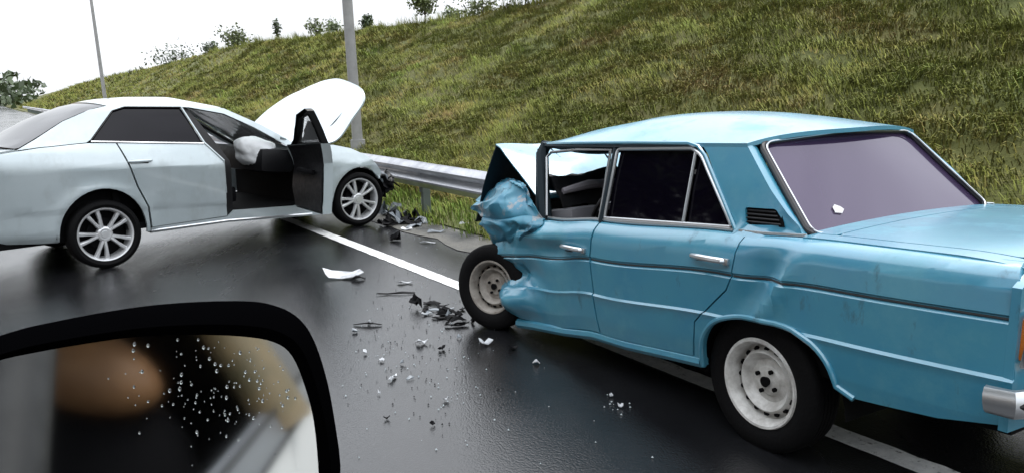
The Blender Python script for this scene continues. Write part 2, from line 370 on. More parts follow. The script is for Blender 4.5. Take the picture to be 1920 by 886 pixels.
# ------------------------------------------------------------------ guardrail
gr = empty('guardrail', RP(4.4, 0)); gr.rotation_euler = (0, 0, ROADROT)
tag(gr, 'galvanised corrugated steel guardrail on dark posts beside the road', 'guardrail')
# local frame: x along road, y to the left of travel -> toward the road is +y
def wbeam(x0, x1, lift=0.):
    prof = [(.0, .0), (.012, .02), (.05, .045), (.075, .075), (.075, .098), (.05, .12), (.008, .148), (.008, .172), (.05, .2), (.075, .222), (.075, .245), (.05, .275), (.012, .3), (0, .318)]
    xs = [x0+(x1-x0)*i/8 for i in range(9)]; v = []; f = []
    for x in xs:
        dz = .008*math.sin(x*.7)
        for y, z in prof: v.append((x, y+lift, z+.405+dz))
        for y, z in prof[::-1]: v.append((x, y+lift-.004, z+.405+dz))
    k = len(prof)*2
    for i in range(8):
        for j in range(k): f.append((i*k+j, i*k+(j+1) % k, (i+1)*k+(j+1) % k, (i+1)*k+j))
    f.append(tuple(range(k))); f.append(tuple(8*k+j for j in range(k)))
    return v, f
for i in range(34):
    x0 = -7.4+4*i; vv, ff = wbeam(x0-.12, x0+4.1, lift=.005*(i % 2)); pyd('rail_beam', vv, ff, galv, gr, 35)
bm = bmesh.new(); box(bm, (0, -.06, .33), (.06, .10, .86)); box(bm, (0, -.005, .55), (.09, .02, .22)); post0 = None
for i in range(62):
    if post0 is None: post0 = ob('rail_post', bm, steel_dark, gr, 0); p = post0
    else: p = post0.copy(); COL.objects.link(p)
    p.location = (-5.37+2.0*i, 0, -.10)
bm = bmesh.new(); lathe(bm, [(.0, .0), (.014, 0), (.014, .008), (.008, .012), (0, .012)], 8); b0 = None
for i in range(22):
    if b0 is None: b0 = ob('bolt', bm, galv, gr, 0); p = b0
    else: p = b0.copy(); COL.objects.link(p)
    p.location = (-5.37+2.0*i, .012, .565)

# ------------------------------------------------------------------ poles
def pole(n, s, h, r, label, lean):
    e = empty('street_pole', RP(n, s, bank_z(n, s)-.15)); tag(e, label, 'pole', 'roadside poles along the bank')
    bm = bmesh.new(); tube(bm, [(0, 0, 0), (lean*h*.5, 0, h*.5), (lean*h, 0, h)], [r, r*.9, r*.72], 16); ob('shaft', bm, conc, e)
    bm = bmesh.new(); tube(bm, [(0, 0, 0), (0, 0, .35)], r*1.35, 16); ob('base_sleeve', bm, conc, e)
    bm = bmesh.new(); tube(bm, [(lean*h, 0, h-.1), (lean*h-.25, -.15, h+.35), (lean*h-1.2, -.8, h+.6)], [.05, .045, .04], 10); arm = ob('lamp_arm', bm, conc, e)
    bm = bmesh.new(); box(bm, (lean*h-1.45, -.97, h+.62), (.6, .22, .1), Matrix.Rotation(.59, 3, 'Z'), bev=.03); ob('lamp_head', bm, conc, arm)
pole(6.0, 14.4, 8.5, .105, 'grey lamp pole behind the raised bonnet of the silver car', -.012)
pole(6.2, 54.0, 9, .11, 'thin distant grey lamp pole far down the road', -.02)

# ------------------------------------------------------------------ shrubs and trees
leafm = {}
def leaf_mat(k, c):
    m = bpy.data.materials.new(k); m.use_nodes = True; t = m.node_tree; b = t.nodes['Principled BSDF']; b.inputs['Roughness'].default_value = .6
    at = t.nodes.new('ShaderNodeAttribute'); at.attribute_name = 'tint'; mm = t.nodes.new('ShaderNodeMix'); mm.data_type = 'RGBA'
    mm.inputs[6].default_value = (c[0]*.55, c[1]*.55, c[2]*.55, 1); mm.inputs[7].default_value = (c[0]*1.5, c[1]*1.5, c[2]*1.5, 1)
    t.links.new(at.outputs['Fac'], mm.inputs[0]); t.links.new(mm.outputs[2], b.inputs['Base Color']); leafm[k] = m; return m
leaf_mat('olive_leaves', (.075, .095, .03)); leaf_mat('dark_leaves', (.035, .055, .02)); leaf_mat('pale_leaves', (.10, .13, .06))
bark = mat('shrub_bark', (.06, .045, .03), .9)
def leaves(name, pts, size, m, parent):
    N = len(pts); P = np.array(pts); V = np.empty((N, 4, 3)); A = rng.normal(size=(N, 3)); A /= np.linalg.norm(A, axis=1)[:, None]; B = np.cross(A, rng.normal(size=(N, 3))); B /= np.linalg.norm(B, axis=1)[:, None]
    sz = size*rng.uniform(.6, 1.4, N)[:, None]
    V[:, 0] = P-A*sz; V[:, 1] = P+B*sz*.45; V[:, 2] = P+A*sz; V[:, 3] = P-B*sz*.45
    me = bpy.data.meshes.new(name); me.from_pydata(V.reshape(-1, 3).tolist(), [], [(4*i, 4*i+1, 4*i+2, 4*i+3) for i in range(N)])
    at = me.attributes.new('tint', 'FLOAT', 'POINT'); at.data.foreach_set('value', np.repeat(rng.uniform(0, 1, N), 4).astype(np.float32))
    return link_mesh(name, me, m, parent, 0)
def shrub(name, loc, w, h, nleaf, size, m, label, cat, group=None, shape='round', trunk=.3):
    e = empty(name, loc); tag(e, label, cat, group)
    bm = bmesh.new(); tips = []
    nb = max(4, int(6+w*2))
    tube(bm, [(0, 0, -.3), (.02*h, 0, h*.35), (0, .03*h, h*.82)], [.035*h*trunk+.015, .025*h*trunk+.01, .006], 6)
    for i in range(nb):
        a = random.uniform(0, 6.28); r = w*.5*random.uniform(.45, .95); z0 = h*random.uniform(.1, .55); z1 = min(h*.97, z0+h*random.uniform(.15, .45))
        if shape == 'cone': r *= max(.15, 1-z0/h)
        tube(bm, [(0, 0, z0), (r*.5*math.cos(a), r*.5*math.sin(a), (z0+z1)/2), (r*math.cos(a), r*math.sin(a), z1)], [.02*h*trunk+.008, .012*h*trunk+.005, .004], 5)
        tips.append((r*math.cos(a), r*math.sin(a), z1)); tips.append((r*.6*math.cos(a), r*.6*math.sin(a), (z0+z1)/2))
    ob('trunk', bm, bark, e); tips.append((0, 0, h*.85))
    if shape == 'cone': tips += [(0, 0, h*q) for q in (.3, .5, .65, .95)]
    pts = []
    for i in range(nleaf):
        c = random.choice(tips); s = (.13*w+.03) if shape != 'cone' else .09*w+.03
        pts.append((c[0]+random.gauss(0, s), c[1]+random.gauss(0, s), max(.02, c[2]+random.gauss(0, s*.9))))
    leaves('crown', pts, size, leafm[m], e); return e
def on_ridge(px, py, n):
    o, d = ray(px, py); tt = n/(d.x*rn.x+d.y*rn.y); p = o+d*tt; s = p.x*rw.x+p.y*rw.y; return RP(n, s, bank_z(n, s)), s, tt
for (px, py, n, wpx, hpx, nl_, m, shape, lab) in (
    (448, 88, 14.6, 44, 26, 420, 'olive_leaves', 'round', 'rounded olive bush on the crest between the two lamp poles'),
    (395, 104, 14.6, 26, 16, 160, 'dark_leaves', 'round', 'small dark bush low on the far crest of the bank'),
    (330, 125, 14.8, 70, 16, 260, 'dark_leaves', 'round', 'wide low scrub at the far end of the crest'),
    (520, 82, 14.4, 12, 26, 90, 'dark_leaves', 'cone', 'spindly dark sapling beside the rounded olive bush'),
    (592, 74, 14.4, 24, 24, 150, 'olive_leaves', 'round', 'sparse weedy bush just before the near lamp pole'),
    (625, 70, 14.5, 22, 20, 140, 'pale_leaves', 'round', 'pale weedy bush touching the near lamp pole'),
    (688, 62, 14.3, 22, 24, 200, 'dark_leaves', 'cone', 'dark pointed sapling just past the near lamp pole'),
    (797, 50, 14.3, 44, 62, 520, 'olive_leaves', 'cone', 'tallest conical sapling standing alone on the crest against white sky'),
    (845, 40, 14.4, 26, 18, 120, 'pale_leaves', 'round', 'pale low weeds beside the tallest sapling'),
    (905, 30, 14.4, 60, 26, 220, 'olive_leaves', 'round', 'thin straggly bush where the crest leaves the sky'),
    (1000, 12, 14.6, 120, 80, 1500, 'pale_leaves', 'round', 'bright green tree crown cut off above the crest'),
    (1075, 4, 15.4, 90, 110, 1300, 'dark_leaves', 'round', 'dark green tree beside the bright green crown')):
    p, s, tt = on_ridge(px, py, n); k = tt/F_PX
    shrub('crest_shrub' if hpx < 60 else 'crest_tree', p, wpx*k*1.25, hpx*k*1.4, nl_*2, .035+.0009*tt*1.6, m, lab, 'shrub' if hpx < 60 else 'tree', 'bushes on the crest of the bank', shape)
# far tree line at the end of the road
fp = []
for i in range(5200):
    s = rng.uniform(170, 300); n = rng.uniform(-55, 10); h = 5.5+2.5*noise.noise(Vector((n*.13, s*.02, 4)))
    fp.append(RP(n, s, max(.2, h*rng.uniform(0, 1)**.7)))
tag(leaves('far_wood', fp, .85, leafm['dark_leaves'], None), 'distant dark wood where the road disappears', 'wood', kind='stuff')
for i in range(17):  # unseen trees added to block low sky and darken the cars' sides
    s = -50+i*5.2+random.uniform(-1.5, 1.5); shrub('sky_block_tree', RP(-12.5+random.uniform(-1.5, 1.2), s, 2.2), 7.0, random.uniform(9, 12), 2600, .30, 'dark_leaves', 'unseen leafy dark tree added on the brown bank to dim side light', 'tree', 'unseen trees added across the road to dim side light', trunk=.5)

# ------------------------------------------------------------------ wheels
def tyre_bm(r, rb, w):
    bm = bmesh.new(); h = w/2
    prof = [(rb, -h*.78), (rb+.012, -h*.9), (rb+(r-rb)*.45, -h), (r-.018, -h*.93), (r-.004, -h*.78), (r, -h*.55)]
    gro = []
    for y in (-.38, -.13, .13, .38): gro += [(r, h*(y-.03)), (r-.008, h*(y-.025)), (r-.008, h*(y+.025)), (r, h*(y+.03))]
    prof = prof+gro+[(a, -b) for a, b in prof[::-1]]
    lathe(bm, prof, 48); return bm
def steel_rim(parent, rusty=False):                                # outer face toward +y
    bm = bmesh.new()
    lathe(bm, [(.150, -.07), (.166, -.07), (.166, .050), (.178, .060), (.184, .066), (.180, .073), (.170, .072), (.160, .060), (.152, .03), (.150, .005), (.146, .002), (.138, .012), (.124, .034), (.118, .038), (.108, .030), (.098, .012), (.088, .004), (.062, .008), (.056, .016), (.034, .020), (.0, .020)], 56)
    for k in range(16):                               # vent holes round the disc
        a = 2*math.pi*k/16; c = Vector((.133*math.cos(a), .0215, .133*math.sin(a)))
        r = bmesh.ops.create_cone(bm, cap_ends=True, segments=10, radius1=.0105, radius2=.0105, depth=.012)
        bmesh.ops.transform(bm, matrix=Matrix.Translation(c) @ Matrix.Rotation(-a, 4, 'Y') @ Matrix.Rotation(R_(28), 4, 'Z') @ Matrix.Rotation(R_(90), 4, 'X'), verts=r['verts'])
        for f in {f for v in r['verts'] for f in v.link_faces}: f.material_index = 1
    for k in range(4):
        a = 2*math.pi*k/4+.5; r = bmesh.ops.create_cone(bm, cap_ends=True, segments=6, radius1=.010, radius2=.009, depth=.012)
        bmesh.ops.transform(bm, matrix=Matrix.Translation((.049*math.cos(a), .026, .049*math.sin(a))) @ Matrix.Rotation(R_(90), 4, 'X'), verts=r['verts'])
        for f in {f for v in r['verts'] for f in v.link_faces}: f.material_index = 1
    r = bmesh.ops.create_cone(bm, cap_ends=True, segments=20, radius1=.022, radius2=.016, depth=.02)
    bmesh.ops.transform(bm, matrix=Matrix.Translation((0, .026, 0)) @ Matrix.Rotation(R_(90), 4, 'X'), verts=r['verts'])
    for f in {f for v in r['verts'] for f in v.link_faces}: f.material_index = 1
    return ob('rim', bm, [mat('muddy_steel_rim', (.16, .14, .12), .6, var=(.30, .28, .25), vscale=14.) if rusty else rimw, void], parent, 30)
def alloy_rim(parent):
    bm = bmesh.new()
    lathe(bm, [(.225, -.1), (.235, .055), (.25, .07), (.256, .08), (.25, .088), (.238, .084), (.228, .066), (.222, .02), (.218, -.09)], 56)
    for k in range(5):
        for d in (-.17, .17):
            a = 2*math.pi*k/5+.3+d*.62; a2 = 2*math.pi*k/5+.3+d*1.25
            p0 = Vector((.05*math.cos(a), .05, .05*math.sin(a))); p1 = Vector((.15*math.cos(a2), .066, .15*math.sin(a2))); p2 = Vector((.235*math.cos(a2), .064, .235*math.sin(a2)))
            rows = []
            for p, wd_ in ((p0, .015), (p1, .0125), (p2, .018)):
                rad = Vector((p.x, 0, p.z)).normalized(); tg = Vector((-rad.z, 0, rad.x))
                rows.append([bm.verts.new(p+tg*(wd_*q)+Vector((0, y, 0))) for q, y in ((-1.3, -.03), (-1, 0), (-.55, .007), (.55, .007), (1, 0), (1.3, -.03))])
            for A, B in zip(rows, rows[1:]):
                for j in range(5): bm.faces.new((A[j], A[j+1], B[j+1], B[j]))
    lathe(bm, [(.075, .02), (.07, .055), (.055, .064), (.036, .062), (.034, .068), (.0, .07)], 30)
    return ob('rim', bm, alloy, parent, 35)
def wheel(parent, loc, r, rb, w, kind, side=1, steer=0., camber=0., zrot=0., scale=1.):
    wh = empty('wheel', loc); wh.scale = (scale,)*3; wh.parent = parent; wh.rotation_euler = (camber, zrot, steer+(0 if side > 0 else math.pi))
    ob('tyre', tyre_bm(r, rb, w), rubber, wh, 40)
    steel_rim(wh, rusty=abs(steer) > .3) if kind == 'steel' else alloy_rim(wh)
    bm = bmesh.new(); lathe(bm, [(0, -.04), (rb*.92, -.04), (rb*.92, -.07), (0, -.07)], 30)
    if kind != 'steel': lathe(bm, [(.05, -.0), (.15, -.0), (.15, -.02), (.05, -.02)], 30)
    ob('brake_disc', bm, void, wh, 30); return wh

# ------------------------------------------------------------------ blue sedan (rear-left view, nose crushed)
LX, LY, LYAW, LPIT = 1.714, 3.565, 2.088, .045
lada = empty('crashed_blue_sedan', (LX, LY, 0), (0, LPIT, LYAW))
tag(lada, 'old blue saloon car with crushed front end and folded bonnet', 'car')
def sag(x): return smk([(-1.1, -.005), (-.4, 0), (.12, .02), (1.15, .09), (1.65, .15), (2.3, .20)], x)
def Ld(x, y, z):                                       # the shell has buckled: nose sags, roof stays
    w = lerp_k([(.8, 1), (.97, .62), (1.32, 0)], z); return Vector((x, y, z-sag(x)*w))
LK = [(.18, .69), (.30, .748), (.36, .768), (.45, .783), (.575, .794), (.592, .800), (.602, .788), (.70, .790), (.778, .792), (.785, .784), (.80, .784), (.807, .791), (.89, .782), (.93, .764), (.955, .735), (.97, .700), (1.0, .692), (1.16, .655), (1.34, .600), (1.4, .59)]
LCV = (.36, .45, .575, .592, .602, .778, .785, .80, .807, .89, .93, .955)
def lw(x, z):
    w = lerp_k(LK, z)
    if x < -.2: w -= .055*((-.2-x)/.85)**2
    if x > 1.9: w -= .04*((x-1.9)/.6)**2
    return w
def bumpf(x, z, cx, cz, rx, rz): 
    d = ((x-cx)/rx)**2+((z-cz)/rz)**2; return math.exp(-d)
def dent_rear(x, z):                                   # long diagonal crease above the rear arch
    u = (x+.12)*.8+(z-.72)*.6; w = -(x+.12)*.6+(z-.72)*.8
    d = .026*math.exp(-(u/.03)**2-(w/.19)**2)-.036*math.exp(-((u-.09)/.06)**2-(w/.19)**2)
    d -= .012*bumpf(x, z, -.02, .87, .06, .05)
    return d
def crumple(x, z, seed, sc=7., amp=.03):
    a = noise.noise(Vector((x*sc, z*sc*.8, seed))); b_ = noise.noise(Vector((x*sc*2.1, z*sc*1.8, seed+7)))
    return amp*(1-2*abs(a))+amp*.4*(1-2*abs(b_))
def dent_front(x, z):
    t = min(1, max(0, (x-1.45)/.6)); d = (crumple(x, z, 3.3, 4.2, .034)+crumple(x*.6+z, z*1.4-x*.5, 8.3, 5.5, .016))*t*t
    d += .085*bumpf(x, z, 1.95, .50, .22, .12)          # sill corner sprung outward
    d -= .05*bumpf(x, z, 1.95, .66, .22, .07)
    d += .05*bumpf(x, z, 1.75, .90, .35, .05)
    d -= .03*bumpf(x, z, 1.55, .84, .12, .05)
    d += .05*t*bumpf(x, z, 2.1, .80, .25, .05)
    return d
inw = {1: (0, -.03, 0), -1: (0, .03, 0)}
for s in (1, -1):
    L1 = s == 1
    fs = lambda x, z, s=s: Ld(x, s*(lw(x, z)+(dent_rear(x, z) if s == 1 else 0)), z)
    ff = lambda x, z, s=s: Ld(x, s*(lw(x, z)+dent_front(x, z)), z)
    # rear quarter
    ARCH = [(-.06+.374*math.copysign(abs(math.cos(a))**.77, math.cos(a)), .33+.29*abs(math.sin(a))**.77) for a in [R_(2+166*k/26) for k in range(27)]]
    q = [(.368, .345), (.335, .545), (.215, .650), (.135, .720), (.105, .780), (.075, .966), (-1.02, .966), (-1.05, .90), (-1.05, .60), (-1.03, .44), (-.81, .402), (-.50, .385), *ARCH[::-1], (.314, .33)]
    fen = panel('rear_fender', q, fs, blue, lada, step=.045, cv=LCV, inward=inw[s])
    bm = bmesh.new(); lip = [(.314, .33), *ARCH, (-.50, .385)]
    tube(bm, [fs(p[0], p[1])+Vector((0, s*.004, 0)) for p in lip], .0125, 8); ob('arch_lip', bm, blue, fen)
    # C pillar with vent
    cp = [(.155, .955), (.42, 1.285), (.485, 1.338), (.20, 1.340), (.150, 1.290), (-.200, .950)]
    vent = rounded([(.135, 1.070), (-.035, 1.072), (-.085, 1.008), (.115, .998)], .015, 3)
    cpil = panel('rear_pillar', cp, lambda x, z, s=s: Ld(x, s*(lw(x, z)-.05*max(0, (.0-x))/.2*(1 if z < 1.05 else .6)), z), blue, lada, holes=[vent], step=.05, inward=inw[s])
    bm = bmesh.new()
    pv = [Ld(x, s*(lw(x, z)-.014), z) for x, z in ((.14, 1.075), (-.05, 1.075), (-.09, 1.0), (.12, .992))]
    vv = [bm.verts.new(p) for p in pv]; bm.faces.new(vv); ob('air_vent', bm, void, cpil, 0)
    for k in range(4):
        bm = bmesh.new(); z = 1.01+.016*k; tube(bm, [Ld(-.07+.012*k, s*(lw(0, z)-.008), z), Ld(.125, s*(lw(.1, z)-.008), z)], .004, 5); ob('vent_slat', bm, seal, cpil)
    # rear door
    rd = [(1.150, .962), (.082, .962), (.112, .782), (.142, .724), (.222, .654), (.342, .548), (.376, .368), (1.118, .372), (1.168, .79)]
    door = panel('rear_door', rd, fs, blue, lada, step=.05, cv=LCV, inward=inw[s])
    # front door
    if L1: fd = [(1.162, .962), (1.180, .79), (1.130, .374), (1.50, .37), (1.78, .37), (1.93, .385), (2.05, .47), (2.15, .60), (2.145, .74), (2.17, .80), (2.22, .86), (2.10, .93), (1.90, .955), (1.68, .962)]
    else: fd = [(1.162, .962), (1.180, .79), (1.130, .374), (1.95, .37), (2.12, .60), (2.13, .96)]
    fdoor = panel('front_door', fd, ff, blue, lada, step=.025, cv=LCV, inward=inw[s])
    for d, hx in ((door, .235), (fdoor, 1.33)):
        z = .855 if hx < 1 else .845; y0 = s*(lw(hx, z)); hd = bmesh.new()
        c = Ld(hx, y0, z)
        tube(hd, [c+Vector((q_, s*dy, dz)) for q_, dy, dz in ((.115, .0, -.002), (.10, .022, 0), (.05, .034, .002), (-.04, .034, .002), (-.085, .024, 0), (-.10, 0, -.003))], [.008, .012, .014, .014, .013, .008], 8)
        box(hd, c+Vector((-.10, s*.008, -.004)), (.035, .018, .03), bev=.006)
        ob('door_handle', hd, chrome, d)
        sc = bmesh.new(); box(sc, c+Vector((.01, -s*.001, -.012)), (.17, .006, .036), bev=.0025); ob('handle_recess', sc, blue_d, d)
    # mouldings and belt chrome
    for a, b_, par in ((-1.03, .098, fen), (.112, 1.165, door), (1.186, 2.1, fdoor)):
        g_ = ff if par is fdoor else fs
        bm = bmesh.new(); n_ = 24; tube(bm, [g_(a+(b_-a)*k/n_, .7925)+Vector((0, s*-.002, 0)) for k in range(n_+1)], .0055, 6); ob('moulding', bm, seal, par)
    for a, b_, par in ((.17, 1.145, door), (1.165, 1.72, fdoor), (-.2, .14, fen)):
        bm = bmesh.new(); tube(bm, [Ld(a+(b_-a)*k/8, s*(.708 if a > 0 else .708-.03*max(0, -(a+(b_-a)*k/8))/.2), .972) for k in range(9)], .0085, 6); ob('belt_trim', bm, chrome, par)
    # window frames and glass
    def gy(z): return lerp_k(LK, z)
    def G(x, z, off=0.): return Ld(x, s*(gy(z)+off), z)
    rwin = [(1.145, .98), (1.120, 1.305), (.535, 1.312), (.46, 1.285), (.40, 1.22), (.185, .98)]
    bm = bmesh.new(); tube(bm, [G(*p, .004) for p in rounded(rwin, [.01, .02, .0, .05, .0, .02], 3)], .0095, 8, closed=True); wf = ob('window_frame', bm, chrome, door)
    bm = bmesh.new(); tube(bm, [G(.505, 1.305, .002), G(.51, .985, .002)], .009, 6); ob('quarter_divider', bm, chrome, door)
    for nm, pl in (('window_glass', [(1.14, .975), (1.115, 1.305), (.515, 1.305), (.52, .975)]), ('quarter_glass', [(.50, .975), (.496, 1.31), (.46, 1.285), (.40, 1.22), (.19, .975)])):
        panel(nm, pl, lambda x, z, s=s: Ld(x, s*(gy(z)-.016), z), tint, door, step=.12, inward=(0, -s*.004, 0))
    bm = bmesh.new(); tube(bm, [G(1.163, .96, -.01), G(1.152, 1.325, -.01)], .018, 6); ob('centre_pillar', bm, blue_d, lada)
    # front door frame: bent, glass gone
    bm = bmesh.new(); tube(bm, [G(1.195, .975), G(1.19, 1.30), G(1.5, 1.300), G(1.80, 1.285), G(1.845, 1.26), G(1.76, .98)], .009, 8); ob('window_frame', bm, chrome if L1 else seal, fdoor)
    # A pillar, drip rail, cant rail
    bm = bmesh.new(); tube(bm, [Ld(1.80, s*.685, .93), Ld(1.86, s*.655, 1.10), Ld(1.92, s*.61, 1.28), Ld(1.90, s*.585, 1.325)], [.05, .045, .042, .036], 8); ob('front_pillar', bm, blue_d, lada)
    bm = bmesh.new(); tube(bm, [Ld(1.825, s*.725, .955), Ld(1.885, s*.68, 1.11), Ld(1.95, s*.615, 1.30)], [.012, .011, .011], 6); ob('pillar_trim', bm, seal, lada)
    bm = bmesh.new(); tube(bm, [Ld(x, s*y, z) for x, y, z in ((1.965, .585, 1.318), (1.86, .604, 1.328), (1.5, .612, 1.334), (1.0, .615, 1.338), (.56, .613, 1.337), (.49, .615, 1.322), (.43, .625, 1.28), (.30, .665, 1.135), (.16, .708, .975))], .0095, 6); ob('drip_rail', bm, blue, lada)
    bm = bmesh.new(); tube(bm, [Ld(x, s*.598, 1.318) for x in (1.9, 1.5, 1.0, .55)], .02, 6); ob('cant_rail', bm, blue_d, lada)
    # sill
    bm = bmesh.new(); tube(bm, [Ld(x, s*(.745+(.06*bumpf(x, 0, 1.95, 0, .25, 1) if L1 else 0)), .345) for x in (.33, .6, .9, 1.2, 1.5, 1.8, 1.98)], .032, 8); ob('sill', bm, blue, lada)
    # crushed front fender wrapped back against the door
    if L1:
        def gp(px, py, y):                               # photo pixel -> point on a fore-and-aft plane of this car
            M = Matrix.Translation((LX, LY, 0)) @ Matrix.Rotation(LYAW, 4, 'Z') @ Matrix.Rotation(LPIT, 4, 'Y'); Mi = M.inverted()
            o, d = ray(px, py); o2 = Mi @ o; d2 = Mi.to_3x3() @ d; return o2+d2*((y-o2.y)/d2.y)
        rows = [[gp(1022, 412, .735), gp(985, 405, .80), gp(940, 412, .86), gp(905, 408, .80)],
                [gp(1012, 380, .69), gp(985, 372, .71), gp(940, 385, .82), gp(898, 395, .72)],
                [gp(1000, 352, .62), gp(975, 345, .66), gp(950, 362, .70), gp(903, 380, .60)],
                [gp(985, 345, .45), gp(965, 340, .42), gp(935, 352, .40), gp(910, 375, .36)]]
        bm = grid_surf(rows, 56, 56, .005, bulge=lambda u, v: tuple(min(1, v*3.5)*q for q in (crumple(u, v, 7.7, 3., .006), crumple(u*1.1+v*.3, v*.8-u*.2, 5.1, 2.4, .055), crumple(u*1.2, v, 9.1, 2.6, .022))))
        ob('front_fender', bm, torn, lada, 30)
        rows = [[gp(1022, 410, .738), gp(985, 404, .80), gp(940, 411, .86), gp(905, 407, .80)],
                [gp(1020, 422, .77), gp(985, 424, .82), gp(944, 426, .87), gp(909, 418, .80)],
                [gp(1010, 440, .78), gp(975, 448, .80), gp(945, 447, .82), gp(917, 437, .74)],
                [gp(1005, 470, .76), gp(975, 480, .72), gp(950, 478, .70), gp(935, 468, .66)]]
        bm = grid_surf(rows, 48, 40, .005, bulge=lambda u, v: tuple(min(1, v*3.5)*q for q in (0, crumple(u+v*.3, v*.6, 2.2, 3.0, .045), 0))); ob('fender_remnant', bm, torn, lada, 40)
    else:
        rows = [[(1.95, -.74, .92), (2.2, -.76, .93), (2.5, -.72, .86)], [(1.95, -.76, .7), (2.2, -.80, .66), (2.45, -.74, .62)], [(1.95, -.74, .45), (2.1, -.72, .5), (2.2, -.7, .5)]]
        bm = grid_surf([[Ld(*p) for p in r] for r in rows], 20, 18, .006, bulge=lambda u, v: (0, crumple(u, v, 6.2, 3, .04), 0)); ob('front_fender', bm, blue, lada, 26)
# roof
def roof_fn(x, t):
    hw = .606-.03*max(0, (x-1.5)/.5)**2; e = abs(t)**2.6
    xr = x-.07*(1-t*t)*max(0, (.6-x)/.4)**2; xr += .06*(1-t*t)*max(0, (x-1.5)/.45)**2
    z = 1.480-.105*((xr-1.0)/.9)**2-(.55*(xr-1.65)**2 if xr > 1.65 else 0); z = z-(z-1.338)*e
    z -= .012*bumpf(x, t, 1.45, .3, .12, .5)*(.5+noise.noise(Vector((x*6, t*4, 2))))
    return Ld(xr, t*hw, z)
panel('roof', [(.185, -1), (1.95, -1), (1.95, 1), (.185, 1)], roof_fn, blue, lada, step=.055, cu=(.2, .23), cv=(-.97, -.93, .93, .97), inward=(0, 0, -.02), smooth=50)
bm = bmesh.new(); tube(bm, [roof_fn(1.955, -1+2*k/12)+Vector((0, 0, -.012)) for k in range(13)], .022, 8); ob('windscreen_header', bm, blue_d, lada)
# rear window
def bl_fn(u, v):                                        # u across -1..1 , v 0 bottom..1 top
    hw = .655+(.555-.655)*v; x = -.195+(.190+.195)*v-.022*(1-u*u); z = .950+(1.332-.950)*v+(.030*v-.01*(1-v))*(1-u*u)
    return Ld(x, u*hw, z)
bo = rounded([(-.985, .02), (.985, .02), (.97, .985), (-.97, .985)], .10, 5)
rwn = panel('rear_window', bo, bl_fn, film, lada, step=.12, inward=(.01, 0, 0), smooth=60)
off = Vector((-.014, 0, .010))
def loop3(pts, k=3): return [Vector(a).lerp(Vector(b_), j/k) for a, b_ in zip(pts, pts[1:]+pts[:1]) for j in range(k)]
lp = loop3(bo, 2)
def cpe(v, s):                                          # rear edge of the pillar panel
    x, z = (-.200+.350*v/.88, .950+.340*v/.88) if v < .88 else (.150+.05*(v-.88)/.12, 1.290+.05*(v-.88)/.12)
    return Ld(x, s*(lw(x, z)-.05*max(0, (.0-x))/.2*(1 if z < 1.05 else .6)), z)
for s in (1, -1):
    vv = []; ff_ = []
    for k in range(13):
        v_ = k/12; A = cpe(v_, s); B = bl_fn(s*.985, v_*.97+.01)+Vector((.004, 0, -.004)); vv += [A, A.lerp(B, .5)+Vector((-.006, s*.010, .004)), B]
    for k in range(12):
        for j in range(2): ff_.append((3*k+j, 3*k+j+1, 3*k+j+4, 3*k+j+3))
    pyd('pillar_return', vv, ff_, blue, lada, 60)
vv = []; ff_ = []
for k in range(25):
    t_ = -1+k/12; A = roof_fn(.187, t_)+Vector((0, 0, -.002)); B = bl_fn(t_*.985, .985)+Vector((.004, 0, -.003)); vv += [A, A.lerp(B, .5)+Vector((-.003, 0, .003)), B]
for k in range(24):
    for j in range(2): ff_.append((3*k+j, 3*k+j+1, 3*k+j+4, 3*k+j+3))
pyd('roof_return', vv, ff_, blue, lada, 60)
bm = bmesh.new(); tube(bm, [bl_fn(p[0]*1.0, p[1])+off*.5 for p in lp], .0135, 8, closed=True); ob('window_seal', bm, seal, rwn)
bm = bmesh.new(); tube(bm, [bl_fn(p[0]*.985, .5+(p[1]-.5)*.97)+off*1.35 for p in lp], .0045, 6, closed=True); ob('chrome_insert', bm, chrome, rwn)
c0 = [bl_fn(.60+a, .24+b_)+Vector((-.006, 0, .004)) for a, b_ in ((-.05, 0), (-.01, -.035), (.05, -.02), (.045, .03), (.01, .055), (-.03, .03))]
bm = bmesh.new(); fv = bm.faces.new([bm.verts.new(p) for p in c0]); bmesh.ops.solidify(bm, geom=[fv], thickness=.002); ob('sticker', bm, white_s, rwn, 0)
# boot lid, rear deck, tail
def deck_fn(x, t):
    k = (x+.22)/.83; hw = lerp_k([(-1.05, .655), (-.22, .700)], x); z = .972+.012*k*(-1)*0+.022*(1-t*t)-.02*max(0, (-.8-x)/.25)**2
    return Ld(x, t*hw, z)
panel('boot_lid', rounded([(-.985, -.885), (-.30, -.885), (-.30, .885), (-.985, .885)], .04, 3), deck_fn, blue, lada, step=.06, inward=(0, 0, -.02), smooth=50)
for s in (1, -1): panel('deck_side', [(-1.03, s*.895), (-.20, s*.895), (-.20, s*1.0), (-1.03, s*1.03)], deck_fn, blue, lada, step=.06, inward=(0, 0, -.02), smooth=50)
panel('rear_deck', [(-.293, -.885), (-.17, -.885), (-.17, .885), (-.293, .885)], deck_fn, blue, lada, step=.06, inward=(0, 0, -.02))
tailf = lambda y, z: Ld(-1.035-.03*(z-.4)/.55-.02*(1-(y/.75)**2), y, z)
tp_ = panel('rear_panel', [(-.735, .42), (.735, .42), (.742, .90), (.66, .955), (-.66, .955), (-.742, .90)], tailf, blue, lada, step=.1, inward=(.03, 0, 0))
